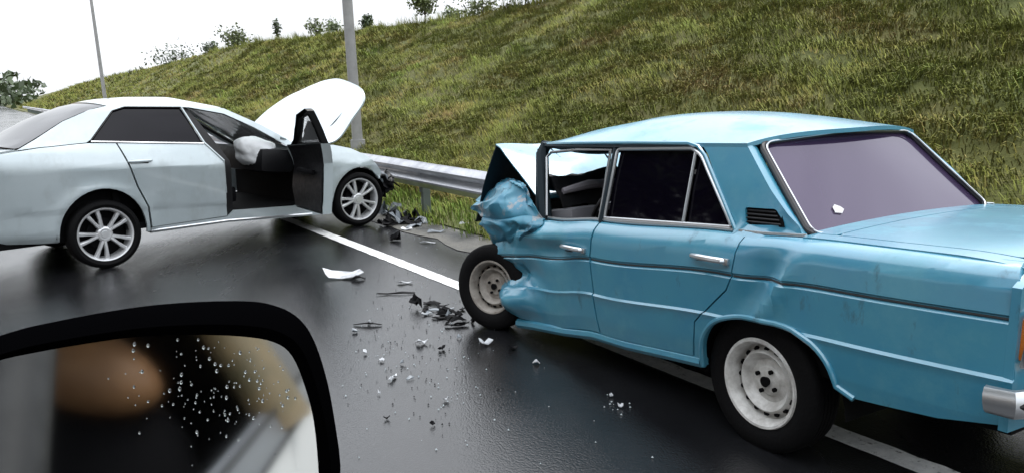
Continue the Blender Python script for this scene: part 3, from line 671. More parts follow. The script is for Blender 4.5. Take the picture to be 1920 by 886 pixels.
for s in (1, -1):
    tl = empty('tail_light'); tl.parent = lada
    for nm, a, b_, m in (('red_lens', .40, .62, redlens), ('amber_lens', .625, .72, orange)):
        panel(nm, rounded([(s*a, .66), (s*b_, .66), (s*b_, .80), (s*a, .80)][::s], .012, 2), lambda y, z: tailf(y, z)+Vector((-.028, 0, 0)), m, tl, step=.06, inward=(.03, 0, 0))
    bm = bmesh.new(); tube(bm, [tailf(s*y, z)+Vector((-.02, 0, 0)) for y, z in ((.39, .65), (.73, .65), (.73, .81), (.39, .81))], .009, 6, closed=True); ob('lamp_bezel', bm, chrome, tl)
bp_ = bmesh.new(); tube(bp_, [Ld(-1.00, .80, .54), Ld(-1.08, .79, .54), Ld(-1.125, .70, .54), Ld(-1.145, .3, .54), Ld(-1.145, -.3, .54), Ld(-1.125, -.70, .54), Ld(-1.08, -.79, .54), Ld(-1.0, -.80, .54)], .048, 10, flat=.55); rb_ = ob('rear_bumper', bp_, chrome, lada)
bm = bmesh.new(); tube(bm, [Ld(-1.09, .79, .54), Ld(-1.15, .70, .54), Ld(-1.172, .3, .54), Ld(-1.172, -.3, .54), Ld(-1.15, -.70, .54), Ld(-1.09, -.79, .54)], .016, 8); ob('bumper_strip', bm, blackp, rb_)
bm = bmesh.new(); box(bm, Ld(-1.085, 0, .70), (.012, .52, .115), bev=.004); ob('number_plate', bm, white_s, lada)
# folded bonnet: rear half rears up toward the screen, front half hangs down
def hd_pts(y, dy):
    return [Vector((1.97, y, .97+dy)), Vector((2.14, y, 1.08+dy)), Vector((2.33, y, 1.21+dy)), Vector((2.52, y, 1.31+dy*1.3))]
def hd_front(y, dy):
    return [Vector((2.52, y, 1.31+dy*1.3)), Vector((2.66, y, 1.13+dy)), Vector((2.78, y, .94+dy)), Vector((2.89, y, .74))]
ys = [(.62, 0), (.4, -.005), (.1, -.01), (-.25, -.03), (-.6, -.07)]
bm = grid_surf([hd_pts(*a) for a in ys], 16, 18, .008, bulge=lambda u, v: (0, 0, crumple(u, v*1.4, 4.4, 2.2, .018)*(.2+u))); bon = ob('bonnet', bm, blue, lada, 30)
bm = grid_surf([hd_front(*a) for a in ys], 16, 18, .008, bulge=lambda u, v: (crumple(u, v*1.4, 8.4, 2.2, .02)*u, 0, 0)); ob('bonnet_front_half', bm, blue_d, lada, 30)
bm = bmesh.new()
for k, y in enumerate((-.55, -.2, .2, .5)): tube(bm, [p+Vector((.012, 0, -.012)) for p in hd_pts(y, 0)], .012, 6)
ob('bonnet_brace', bm, void, bon)
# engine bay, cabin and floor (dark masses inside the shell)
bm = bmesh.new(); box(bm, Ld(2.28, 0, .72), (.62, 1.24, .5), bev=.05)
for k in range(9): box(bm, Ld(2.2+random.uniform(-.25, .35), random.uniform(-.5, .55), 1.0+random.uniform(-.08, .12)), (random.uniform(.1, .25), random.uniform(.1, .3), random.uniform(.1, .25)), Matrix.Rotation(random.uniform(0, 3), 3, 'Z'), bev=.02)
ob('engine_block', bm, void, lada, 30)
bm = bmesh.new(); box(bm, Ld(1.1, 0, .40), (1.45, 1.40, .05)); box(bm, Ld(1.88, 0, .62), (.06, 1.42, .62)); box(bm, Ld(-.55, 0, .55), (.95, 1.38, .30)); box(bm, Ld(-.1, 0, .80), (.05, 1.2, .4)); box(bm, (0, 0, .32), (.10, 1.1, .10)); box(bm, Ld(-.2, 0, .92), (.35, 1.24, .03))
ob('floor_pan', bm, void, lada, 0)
def housing(parent, cx, cz, r, s, y0, d):
    bm = bmesh.new(); n_ = 20
    for (r0, d0), (r1, d1) in (((.02, d), (r, d)), ((r, d), (r, 0))):
        for k in range(n_):
            a0, a1 = math.pi*k/n_, math.pi*(k+1)/n_
            bm.faces.new([bm.verts.new((cx+r_*math.cos(a), s*(y0-d_), cz+r_*math.sin(a))) for r_, d_, a in ((r0, d0, a0), (r1, d1, a0), (r1, d1, a1), (r0, d0, a1))])
    bmesh.ops.remove_doubles(bm, verts=bm.verts, dist=1e-5); ob('wheel_housing', bm, void, parent, 0)
for s in (1, -1): housing(lada, -.05, .27, .40, s, .75, .30)
def seat(parent, x, y, z, m, f=lambda *a: Vector(a), sc=1.0):
    bm = bmesh.new(); box(bm, f(x+.12, y, z+.14), (.5*sc, .48, .18), bev=.05); box(bm, f(x-.16, y, z+.50), (.16, .48, .62*sc), Matrix.Rotation(R_(-14), 3, 'Y'), bev=.06); box(bm, f(x-.25, y, z+.86), (.10, .26, .16), bev=.04); return ob('seat', bm, m, parent, 40)
for y in (.33, -.33): seat(lada, 1.15, y, .40, cloth_d, Ld)
bm = bmesh.new(); box(bm, Ld(.42, 0, .58), (.5, 1.2, .2), bev=.05); box(bm, Ld(.14, 0, .86), (.16, 1.2, .5), Matrix.Rotation(R_(-14), 3, 'Y'), bev=.05); ob('rear_seat', bm, cloth_d, lada)
bm = bmesh.new(); box(bm, Ld(1.74, .0, .93), (.34, 1.26, .20), Matrix.Rotation(R_(8), 3, 'Y'), bev=.05); ob('dashboard', bm, mat('grey_dashboard', (.10, .10, .11), .45), lada)
bm = bmesh.new(); tube(bm, [Ld(1.50, .33, .98)+Matrix.Rotation(R_(-28), 3, 'Y') @ Vector((0, .19*math.cos(a), .19*math.sin(a))) for a in [2*math.pi*k/24 for k in range(24)]], .013, 8, closed=True); tube(bm, [Ld(1.50, .33, .98), Ld(1.75, .33, .86)], .03, 8); box(bm, Ld(1.50, .33, .98), (.03, .34, .04), bev=.008); ob('steering_wheel', bm, blackp, lada)
bm = grid_surf([[(1.70, y, .92), (1.78, y, 1.06+.03*math.sin(y*9)), (1.90, y, 1.10+.02*math.sin(y*13+1)), (2.02, y, 1.0)] for y in (.60, .35, .1, -.2, -.6)], 14, 22, .02, bulge=lambda u, v: (0, 0, crumple(u, v*1.6, 5.5, 3.2, .03))); ob('crumpled_cowl', bm, blackp, lada, 40)
bm = bmesh.new(); tube(bm, [(1.74, .58, 1.03), (1.72, .40, 1.06), (1.74, .15, 1.05), (1.72, -.2, 1.06)], [.02, .03, .028, .02], 8); ob('dashboard_pad', bm, mat('scuffed_grey_vinyl', (.20, .19, .21), .5), lada)
# wheels
wheel(lada, (0, .66, .298), .280, .176, .15, 'steel', 1, scale=1.11)
wheel(lada, (0, -.66, .298), .280, .176, .15, 'steel', -1, scale=1.11)
def gz(x, z=0): return x*math.tan(LPIT)+z               # ground height in the pitched frame
wheel(lada, (2.22, .83, gz(2.22, .282)), .288, .176, .165, 'steel', 1, steer=R_(24), camber=R_(4))
wheel(lada, (2.40, -.66, gz(2.40, .288)), .292, .176, .165, 'steel', -1, steer=R_(10))
bm = bmesh.new(); tube(bm, [(2.27, .72, gz(2.27, .29)), (2.3, .1, .45), (2.4, -.6, gz(2.4, .29))], .035, 8); tube(bm, [(2.2, .62, gz(2.2, .26)), (1.9, .45, .35)], .03, 6); ob('front_axle', bm, void, lada)

# ------------------------------------------------------------------ silver sedan (right side seen, across the lane into the rail)
MX, MY, MYAW, MPIT = -4.475, 7.866, .775, .01
merc = empty('crashed_silver_sedan', (MX, MY, 0), (0, MPIT, MYAW))
tag(merc, 'pale silver saloon with raised bonnet, open front door and deployed airbag', 'car')
MK = [(.18, .80), (.26, .855), (.30, .868), (.48, .878), (.50, .888), (.70, .908), (.905, .924), (.93, .916), (1.02, .882), (1.115, .838), (1.135, .824), (1.16, .815), (1.30, .750), (1.48, .648), (1.56, .590), (1.62, .55)]
def mw(x, z):
    w = lerp_k(MK, z+.06*(x-1.0) if z < 1.12 else z+.06*(min(x, 1.)-1.0)*max(0, 1-(z-1.12)/.2))
    if x < -.1: w -= .15*((-.1-x)/.95)**2
    if x > 2.6: w -= .09*((x-2.6)/.8)**2
    w += .016*math.exp(-((math.hypot(x, z-.335)-.43)/.05)**2)*(1 if z > .3 else 0)+.012*math.exp(-((math.hypot(x-2.85, z-.335)-.42)/.05)**2)*(1 if z > .3 else 0)
    return w
MCV = (.30, .48, .50, .905, .93)
RING = [(-.62, 1.155), (-.45, 1.245), (-.2, 1.39), (.05, 1.488), (.3, 1.540), (.6, 1.558), (.95, 1.553), (1.36, 1.468), (1.70, 1.292), (2.02, 1.095), (2.20, .99)]
def ringz(x): return lerp_k(RING, x)
for s in (-1, 1):
    fm = lambda x, z, s=s: Vector((x, s*mw(x, z), z)); iw = (0, -s*.03, 0)
    q = [(.405, .285), *arc(0, .335, .385, -5, 185, 20, .43), (-.40, .29), (-.9, .34), (-1.03, .48), (-1.06, .88), (-1.03, 1.09), (-.62, 1.145), (-.45, 1.165), (-.05, 1.185), (.19, 1.178), (.245, 1.0), (.315, .75), (.40, .54), (.413, .30)]
    fen = panel('rear_fender', q, fm, silver, merc, step=.06, cv=MCV, inward=iw)
    ring = RING+[(2.10, .985), (1.95, 1.055), (1.64, 1.255), (1.34, 1.415), (1.0, 1.488), (.92, 1.495), (.36, 1.512), (.24, 1.475), (-.02, 1.215), (-.06, 1.192), (-.45, 1.172)]
    panel('roof_side', ring, fm, silver, merc, step=.06, inward=(0, -s*.02, 0))
    rd = [(1.045, 1.122), (1.195, .935), (1.20, .355), (.43, .34), (.418, .54), (.33, .756), (.26, 1.005), (.205, 1.176)]
    door = panel('rear_door', rd, fm, silver, merc, step=.06, cv=MCV, inward=iw)
    panel('window_glass', [(-.0, 1.20), (.255, 1.47), (.37, 1.503), (.905, 1.487), (1.03, 1.128)], lambda x, z, s=s: Vector((x, s*(mw(x, z)-.018), z)), tint, door, step=.12, inward=(0, -s*.004, 0))
    bm = bmesh.new(); tube(bm, [fm(x, z)+Vector((0, s*.003, 0)) for x, z in ((1.035, 1.122), (.6, 1.152), (.2, 1.182), (-.02, 1.198))], .009, 6); ob('belt_trim', bm, chrome, door)
    bm = bmesh.new(); tube(bm, [fm(x, z) for x, z in ((-.02, 1.205), (.12, 1.34), (.25, 1.475), (.37, 1.508), (.91, 1.492))], .007, 6); ob('window_trim', bm, blackp, door)
    bm = bmesh.new(); tube(bm, [fm(x, z)+Vector((0, s*.004, 0)) for x, z in ((.915, 1.488), (1.04, 1.13), (1.195, .94), (1.20, .6))], [.012, .012, .011, .006], 6); ob('door_edge', bm, silver, door)
    c = fm(.36, .995); bm = bmesh.new(); tube(bm, [c+Vector((dx, s*dy, 0)) for dx, dy in ((.12, 0), (.09, .03), (0, .04), (-.07, .03), (-.10, 0))], [.01, .014, .016, .014, .01], 8); ob('door_handle', bm, silver, door)
    bm = bmesh.new(); box(bm, c+Vector((0, s*.002, -.012)), (.17, .01, .045), bev=.004); ob('handle_recess', bm, blackp, door)
    panel('sill', [(.42, .275), (1.2, .285), (2.2, .235), (2.46, .235), (2.47, .40), (2.07, .385), (1.98, .372), (1.28, .405), (1.21, .348), (.42, .334)], fm, silver, merc, step=.08, inward=iw)
    bm = bmesh.new(); tube(bm, [fm(x, z) + Vector((0, s*.002, 0)) for x, z in ((.42, .30), (1.2, .305), (2.2, .255))], .012, 6); ob('sill_trim', bm, chrome, merc)
    panel('centre_pillar', [(.925, 1.487), (.985, 1.478), (1.275, .93), (1.285, .42), (1.215, .36), (1.21, .93), (1.055, 1.12)], lambda x, z, s=s: Vector((x, s*(mw(x, z)-.035), z)), blackp, merc, step=.1, inward=iw)
    ffn = lambda x, z, s=s: Vector((x, s*(mw(x, z)+(crumple(x, z, 8.8+s, 5, .03)-.03)*min(1, max(0, (x-2.85)/.3))), z))
    fa = [(2.085, .40), (2.045, .60), (2.03, .95), (2.10, .995), (2.55, 1.02), (2.78, .965), (2.98, .87), (3.12, .76), (3.20, .66), (3.17, .57), *arc(2.85, .335, .375, 36, 176, 16, .41), (2.475, .36), (2.475, .405)]
    panel('front_fender', fa, ffn, silver, merc, step=.05, cv=MCV, inward=iw)
    housing(merc, 0, .33, .41, s, .86, .34); housing(merc, 2.85, .33, .40, s, .86, .34)
    bm = bmesh.new(); tube(bm, [Vector((x, s*(mw(x, z)-.05), z)) for x, z in ((2.2, .96), (2.02, 1.06), (1.7, 1.25), (1.36, 1.425), (1.0, 1.50), (.5, 1.515))], .022, 6); ob('pillar_lining', bm, blackp, merc)
# heightfield over the greenhouse: roof, rear screen, windscreen share the ring line
def over(x, t, crown):
    z = ringz(x); hw = mw(x, z)-.004; return Vector((x, t*hw, z+crown*(1-abs(t)**2.2)))
panel('roof', [(.22, -1), (1.33, -1), (1.33, 1), (.22, 1)], lambda x, t: over(x-.06*(1-t*t)*max(0, (.5-x)/.3)+.06*(1-t*t)*max(0, (x-1.1)/.23), t, .048), silver, merc, step=.07, cv=(-.95, .95), inward=(0, 0, -.02), smooth=60)
panel('rear_window', [(-.57, -.94), (.20, -.97), (.20, .97), (-.57, .94)], lambda x, t: over(x-.06*(1-t*t)*max(0, (.5-x)/.3), t, .04), tint, merc, step=.09, inward=(0, 0, -.01), smooth=60)
panel('windscreen', [(1.36, -.96), (2.14, -.96), (2.14, .96), (1.36, .96)], lambda x, t: over(x+.06*(1-t*t)*max(0, (x-1.1)/.23) if x < 1.34 else x+.06*(1-t*t)+.04*(1-t*t)*(x-1.34), t, .05)+Vector((0, 0, crumple(x, t, 4.9, 4, .012)-.01)), clearg, merc, step=.06, inward=(0, 0, -.006), smooth=25)
panel('boot_lid', [(-1.03, -.92), (-.60, -.90), (-.60, .90), (-1.03, .92)], lambda x, t: Vector((x, t*(mw(x, 1.10)-.03), 1.15-.06*((-.6-x)/.43)**1.5+.03*(1-t*t))), silver, merc, step=.08, inward=(0, 0, -.03), smooth=60)
mt = lambda y, z: Vector((-1.04-.10*(1-(y/.8)**2)-.04*math.sin(min(1, max(0, (z-.3)/.8))*3.1), y, z))
panel('rear_panel', [(-.74, .34), (.74, .34), (.76, .9), (.72, 1.10), (-.72, 1.10), (-.76, .9)], mt, silver, merc, step=.09, inward=(.03, 0, 0), smooth=60)
for s in (1, -1): panel('tail_light', rounded([(s*.45, .80), (s*.75, .78), (s*.74, .98), (s*.48, .96)][::s], .03, 3), lambda y, z: mt(y, z)+Vector((-.015, 0, 0)), redlens, merc, step=.06, inward=(.02, 0, 0))
# buckled bonnet standing up
rows = [[(2.20, -.74, 1.00), (2.52, -.73, 1.02), (2.72, -.72, 1.09), (2.93, -.71, 1.31), (3.10, -.69, 1.50), (3.15, -.62, 1.585)],
        [(2.20, -.45, 1.05), (2.52, -.45, 1.12), (2.74, -.45, 1.24), (2.98, -.45, 1.45), (3.17, -.45, 1.63), (3.22, -.43, 1.685)],
        [(2.20, 0, 1.08), (2.5, 0, 1.20), (2.74, 0, 1.38), (2.98, 0, 1.57), (3.18, 0, 1.74), (3.22, 0, 1.78)],
        [(2.18, .45, 1.07), (2.45, .45, 1.27), (2.72, .45, 1.47), (2.98, .45, 1.63), (3.2, .45, 1.74), (3.26, .43, 1.77)],
        [(2.15, .73, 1.03), (2.40, .72, 1.28), (2.70, .71, 1.49), (2.98, .70, 1.62), (3.15, .68, 1.69), (3.2, .62, 1.72)]]
bm = grid_surf(rows, 26, 26, .02, bulge=lambda u, v: (0, 0, crumple(u*.8, v*.8, 3.9, 2.2, .012))); bon = ob('bonnet', bm, silver, merc, 50)
bm = bmesh.new(); tube(bm, [(2.25, -.5, 1.0), (2.7, -.5, 1.17), (3.05, -.5, 1.47)], .02, 6); tube(bm, [(2.25, .5, 1.0), (2.7, .5, 1.40), (3.05, .5, 1.60)], .02, 6); ob('bonnet_brace', bm, blackp, bon)
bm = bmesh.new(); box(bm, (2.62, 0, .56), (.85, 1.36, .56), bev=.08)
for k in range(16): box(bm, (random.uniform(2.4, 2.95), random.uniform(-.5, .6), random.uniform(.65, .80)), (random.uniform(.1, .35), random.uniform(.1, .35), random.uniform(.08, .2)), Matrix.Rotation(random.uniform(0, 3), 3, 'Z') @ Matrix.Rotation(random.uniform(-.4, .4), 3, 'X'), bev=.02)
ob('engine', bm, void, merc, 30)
bm = grid_surf([[(3.15, y, .30), (3.32+.05*math.sin(y*7), y, .40), (3.26+.06*math.sin(y*5+1), y, .54), (3.12, y, .62)] for y in (-.82, -.5, -.15, .2, .5, .8)], 18, 26, .02, bulge=lambda u, v: (crumple(u, v*1.5, 2.7, 4, .07), 0, crumple(u, v*1.5, 6.1, 4, .05))); ob('crumpled_nose', bm, blackp, merc, 25)
bm = grid_surf([[(3.16, -.80, .50), (3.30, -.84, .42), (3.44, -.80, .36)], [(3.18, -.78, .56), (3.36, -.76, .50), (3.52, -.70, .50)], [(3.18, -.70, .60), (3.36, -.62, .56), (3.52, -.56, .62)]], 14, 14, .012, bulge=lambda u, v: (0, crumple(u, v, 1.1, 3, .05), crumple(u, v, 3.1, 3, .03))); ob('torn_wing_liner', bm, blackp, merc, 25)
bm = bmesh.new(); tube(bm, [(3.15, -.5, .5), (3.32, -.72, .52), (3.42, -.80, .50), (3.48, -.84, .44)], [.02, .02, .014, .006], 6); ob('bent_bracket', bm, void, merc)
bm = bmesh.new(); box(bm, (3.28, -.66, .55), (.16, .22, .14), Matrix.Rotation(.5, 3, 'Z') @ Matrix.Rotation(.4, 3, 'Y'), bev=.04); ob('headlight', bm, debris_g, merc)
# cabin
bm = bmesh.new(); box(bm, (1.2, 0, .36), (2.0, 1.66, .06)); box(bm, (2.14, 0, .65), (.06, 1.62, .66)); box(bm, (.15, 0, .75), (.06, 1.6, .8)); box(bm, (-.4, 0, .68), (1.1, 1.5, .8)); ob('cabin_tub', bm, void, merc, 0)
for y in (-.40, .40): seat(merc, 1.05, y, .40, cloth_d, sc=1.08)
bm = bmesh.new(); box(bm, (.45, 0, .62), (.5, 1.4, .25), bev=.06); box(bm, (.22, 0, .95), (.18, 1.4, .55), Matrix.Rotation(R_(-16), 3, 'Y'), bev=.06); ob('rear_seat', bm, cloth_d, merc)
bm = bmesh.new(); box(bm, (1.88, 0, .88), (.42, 1.58, .28), Matrix.Rotation(R_(6), 3, 'Y'), bev=.08); ob('dashboard', bm, blackp, merc)
bm = bmesh.new(); bmesh.ops.create_icosphere(bm, subdivisions=4, radius=1)
for v_ in bm.verts:
    n_ = noise.noise(v_.co*1.3+Vector((3, 1, 2)))*.22+abs(noise.noise(Vector((v_.co.x*2, v_.co.y*5, v_.co.z*2))))*-.16
    d_ = v_.co*(1+n_); v_.co = Vector((1.76+.23*d_.x+.06*d_.z, -.50+.26*d_.y, .975+.175*d_.z-.07*d_.x))
ob('airbag', bm, cloth_w, merc, 60)
# open door, swung about its hinge
HX, HY, PHI = 2.07, -.885, R_(82)
RH = Matrix.Translation((HX, HY, 0)) @ Matrix.Rotation(PHI, 4, 'Z') @ Matrix.Translation((-HX, -HY, 0))
def fdr(off): return lambda x, z: RH @ Vector((x, -(mw(x, z)-off), z))
low = [(2.05, 1.045), (2.045, .58), (1.97, .375), (1.215, .372), (1.225, .90), (1.07, 1.112)]
inv = RH.to_3x3() @ Vector((0, .10, 0))
od = panel('front_door', low, fdr(0), silver, merc, step=.07, cv=MCV, inward=tuple(inv))
low2 = [(2.03, 1.06), (2.025, .59), (1.955, .395), (1.235, .392), (1.245, .90), (1.09, 1.125)]
panel('door_lining', low2, lambda x, z: RH @ Vector((x, -(mw(x, z)-.108-.02*math.sin((z-.39)*7)), z)), blackp, od, step=.07, inward=tuple(-inv*.3))
frm = [(1.07, 1.11), (.985, 1.44), (1.02, 1.463), (1.35, 1.398), (1.64, 1.24), (1.93, 1.06), (2.03, 1.045)]
panel('window_frame', frm, fdr(.015), blackp, od, holes=[[(1.12, 1.125), (1.045, 1.405), (1.34, 1.36), (1.61, 1.21), (1.82, 1.08)]], step=.1, inward=tuple(inv*.7))
panel('window_glass', [(1.12, 1.125), (1.045, 1.405), (1.34, 1.36), (1.61, 1.21), (1.82, 1.08)], fdr(.04), mat('clear_door_glass', (.8, .86, .88), .03, trans=.9), od, step=.15)
c = RH @ Vector((1.34, -mw(1.34, .97), .975)); u_ = RH.to_3x3() @ Vector((1, 0, 0)); o_ = RH.to_3x3() @ Vector((0, -1, 0))
bm = bmesh.new(); tube(bm, [c+u_*dx+o_*dy for dx, dy in ((.11, 0), (.09, .03), (0, .04), (-.08, .03), (-.1, 0))], .013, 8); ob('door_handle', bm, silver, od)
bm = bmesh.new(); box(bm, RH @ Vector((1.6, -(mw(1.6, .8)-.145), .80)), (.42, .045, .05), RH.to_3x3(), bev=.018); ob('armrest', bm, cloth_d, od)
c = RH @ Vector((1.93, -mw(1.93, 1.03)-.11, 1.06)); bm = bmesh.new(); bmesh.ops.create_icosphere(bm, subdivisions=3, radius=1); bmesh.ops.transform(bm, matrix=Matrix.Translation(c) @ Matrix.Rotation(MYAW*0+PHI, 4, 'Z') @ Matrix.Diagonal((.08, .12, .075, 1)), verts=bm.verts); ob('door_mirror', bm, blackp, od)
for x, sd in ((0, -1), (0, 1), (2.85, -1), (2.85, 1)):
    wheel(merc, (x, sd*.80, .325+x*.01), .325, .250, .205, 'alloy', sd, steer=R_(-4 if x > 1 and sd < 0 else 0), zrot=.4)

# ------------------------------------------------------------------ wreckage on the road
def shard(name, px, py, L, Wd, H, m, label, cat='fragment', yaw=None, group=None, seed=0, z=.004, bend=.5):
    p = gpt(px, py); rr = random.Random(seed); n_ = rr.randint(8, 11); bm = bmesh.new()
    tw = rr.uniform(-.6, .6); ph = rr.uniform(0, 6); kk = rr.uniform(1.5, 3.2)
    def zf(u, v): return max(0., H*(.5+.5*math.sin(kk*u*2+ph))*(.6+.4*v*math.copysign(1, tw))+abs(tw)*H*.3*(u*v+.5))
    out = []
    for k in range(n_):
        a = 2*math.pi*(k+rr.uniform(-.28, .28))/n_; q = rr.uniform(.55, 1.0); u = math.copysign(abs(math.cos(a))**.7, math.cos(a))*q; v = math.copysign(abs(math.sin(a))**.7, math.sin(a))*q
        out.append((u, v))
    mid = [(u*.5+rr.uniform(-.08, .08), v*.5+rr.uniform(-.08, .08)) for u, v in out]
    mk = lambda u, v, dz: bm.verts.new((u*L/2, v*Wd/2, zf(u, v)+dz))
    for dz in (.005, .0):
        O = [mk(u, v, dz) for u, v in out]; I = [mk(u, v, dz+rr.uniform(0, .2)*H) for u, v in mid]; c = mk(0, 0, dz+.1*H)
        for k in range(n_):
            k2 = (k+1) % n_; bm.faces.new((O[k], O[k2], I[k2])); bm.faces.new((O[k], I[k2], I[k])); bm.faces.new((I[k], I[k2], c))
        if dz: top = O
    for k in range(n_): bm.faces.new((top[k], top[(k+1) % n_], O[(k+1) % n_], O[k]))
    o = ob(name, bm, m, None, 22)
    o.location = (p.x, p.y, z); o.rotation_euler = (0, 0, yaw if yaw is not None else rr.uniform(0, 3.1)); tag(o, label, cat, group); return o
W_, K_, G_ = debris_w, debris_k, debris_g
for i, (nm, px, py, L, Wd, H, m, lab, yaw) in enumerate((
    ('bumper_fragment', 643, 520, .46, .20, .10, W_, 'curled white bumper fragment, largest piece lying in the lane', -.15),
    ('hollow_shade', 672, 525, .14, .07, .05, K_, 'dark piece added as the shaded hollow under the curled white fragment', .3),  # black piece stands in for the shaded hollow under the white fragment
    ('trim_strip', 744, 551, .36, .03, .014, K_, 'long straight black trim strip behind the white slip', .05),
    ('plastic_slip', 763, 531, .17, .05, .02, W_, 'flat white plastic slip between black strip and edge line', .0),
    ('plastic_chunk', 780, 577, .16, .08, .13, K_, 'upright black plastic chunk beside the long trim strip', -.9),
    ('trim_strip', 690, 610, .26, .035, .02, K_, 'short black trim strip lying by itself nearest the mirror', -.05),
    ('plastic_sliver', 812, 572, .15, .05, .03, K_, 'thin black sliver right of the upright chunk', .1),
    ('plastic_shard', 842, 588, .18, .09, .06, K_, 'bent black shard heaped in front of the blue car wheel', -.3),
    ('plastic_shard', 858, 602, .14, .05, .04, K_, 'flat black shard almost touching the blue car wheel', .4),
    ('trim_strip', 850, 612, .18, .03, .02, K_, 'small black strip below the heaped shards', .0),
    ('grey_flake', 800, 590, .10, .05, .02, G_, 'grey flake between the black chunk and heaped shards', .6),
    ('lamp_fragment', 790, 645, .09, .06, .04, W_, 'small pale lamp fragment in the open lane', .3),
    ('plastic_crumb', 828, 656, .07, .04, .03, K_, 'small black crumb beside the pale lamp fragment', .9),
    ('lamp_fragment', 910, 646, .12, .07, .05, W_, 'pale lamp fragment below the blue car front wheel', .4),
    ('plastic_crumb', 962, 655, .09, .05, .03, K_, 'black crumb in the shade of the blue sill', .2),
    ('lamp_fragment', 1005, 682, .05, .04, .03, W_, 'tiny pale chip in the shade of the blue sill', .2),
    ('white_plate', 764, 432, .17, .11, .04, W_, 'white broken plate below the silver car nose', -.6),
    ('trim_strip', 803, 456, .20, .05, .02, W_, 'pale strip on the shoulder between the two cars', -.3),
    ('plastic_shard', 815, 437, .24, .10, .05, G_, 'grey shard on the shoulder above the pale strip', .2),
    ('grille_piece', 805, 412, .22, .12, .10, K_, 'black grille piece at the foot of the rail post', .3),
    ('bumper_piece', 745, 414, .34, .2, .16, K_, 'black bumper piece heaped under the silver nose', .5),
    ('bumper_piece', 722, 425, .26, .14, .10, K_, 'black bumper lip beside the silver front wheel', -.2),
    ('lamp_shell', 792, 398, .12, .10, .22, W_, 'pale broken lamp shell leaning by the rail post', .8),
    ('wing_piece', 738, 398, .26, .12, .18, G_, 'blue grey wing piece between silver nose and rail', .2),
    ('lamp_fragment', 892, 404, .10, .06, .05, W_, 'pale chip in the grass under the rail', .8),
    ('lamp_fragment', 868, 424, .14, .07, .06, W_, 'pale flake on the grass edge before the blue wreck', .1),
    ('plastic_crumb', 875, 430, .12, .06, .05, K_, 'black crumb next to the pale flake on the grass edge', .1),
    ('lamp_fragment', 905, 436, .16, .05, .03, W_, 'long pale chip tucked beside the blue crushed wing', -.2),
    ('lamp_fragment', 836, 752, .045, .03, .03, W_, 'bright white chip cluster alone in the lower lane', .2),
    ('lamp_fragment', 711, 739, .022, .02, .02, W_, 'single bright white chip beside the mirror', .2),
    ('plastic_crumb', 725, 786, .035, .02, .02, K_, 'tiny black crumb below the single bright chip', .2),
    ('plastic_crumb', 812, 797, .035, .025, .02, K_, 'tiny black crumb below the bright chip cluster', .9),
    ('lamp_fragment', 1163, 764, .035, .025, .025, W_, 'pale chip in the dark reflection of the blue car', .2),
    ('lamp_fragment', 1146, 744, .03, .02, .02, W_, 'smaller pale chip in the dark reflection of the blue car', .9))):
    shard(nm, px, py, L, Wd, H, m, lab, yaw=yaw, seed=i+1)
for i in range(16):
    shard('plastic_shard', random.gauss(838, 24), random.gauss(592, 13), random.uniform(.06, .18), random.uniform(.03, .08), random.uniform(.01, .05), random.choice((K_, K_, G_)), 'small dark shard scattered before the blue car front wheel', group='small shards before the blue car wheel', seed=200+i)
for i in range(24):
    shard('plastic_shard', random.gauss(752, 24), random.gauss(413, 10), random.uniform(.12, .32), random.uniform(.08, .20), random.uniform(.04, .22), random.choice((K_, K_, K_, G_)), 'dark broken piece heaped between the silver nose and the rail', group='broken pieces under the silver nose', seed=300+i)
for i in range(10):
    shard('pale_chip', random.gauss(800, 70), random.uniform(600, 720), random.uniform(.03, .07), random.uniform(.02, .05), random.uniform(.01, .03), random.choice((W_, G_)), 'small pale chip lying in the open wet lane', group='pale chips in the lane', seed=400+i)
cv = []; cf = []
def crumbs(n_, fn):
    for i in range(n_):
        px, py = fn(); p = gpt(px, py); r = random.uniform(.002, .007); a = random.uniform(0, 6)
        b0 = len(cv); cv.extend([(p.x+r*math.cos(a), p.y+r*math.sin(a), .004), (p.x+r*math.cos(a+2), p.y+r*math.sin(a+2), .004), (p.x+r*math.cos(a+4.2), p.y+r*math.sin(a+4.2), .004), (p.x, p.y, .004+r*1.1)])
        cf.extend([(b0, b0+1, b0+3), (b0+1, b0+2, b0+3), (b0+2, b0, b0+3)])
crumbs(110, lambda: (random.gauss(820, 80), min(880, random.gauss(640, 60))))
crumbs(22, lambda: (random.uniform(640, 1250), random.uniform(690, 870)))
crumbs(35, lambda: (random.gauss(800, 50), random.gauss(440, 15)))
crumbs(12, lambda: (random.gauss(836, 10), random.gauss(752, 7)))
crumbs(9, lambda: (random.gauss(1155, 14), random.gauss(758, 8)))
tag(pyd('glass_crumbs', cv, cf, crumb_g, None, 0), 'crumbs of broken glass scattered over the wet lane', 'glass', kind='stuff')
cv = []; cf = []
crumbs(260, lambda: (random.gauss(810, 75), min(880, random.gauss(640, 70)))); crumbs(50, lambda: (random.gauss(790, 50), random.gauss(425, 18)))
tag(pyd('plastic_crumbs', cv, cf, debris_k, None, 0), 'crumbs of broken black plastic scattered over the wet lane', 'plastic', kind='stuff')

# ------------------------------------------------------------------ the white car the picture is taken from: its flank lies just left of the view
ego = empty('white_car', RP(-.10, 0, 0), (0, 0, ROADROT)); tag(ego, 'white car with a black door mirror beaded with raindrops', 'car')
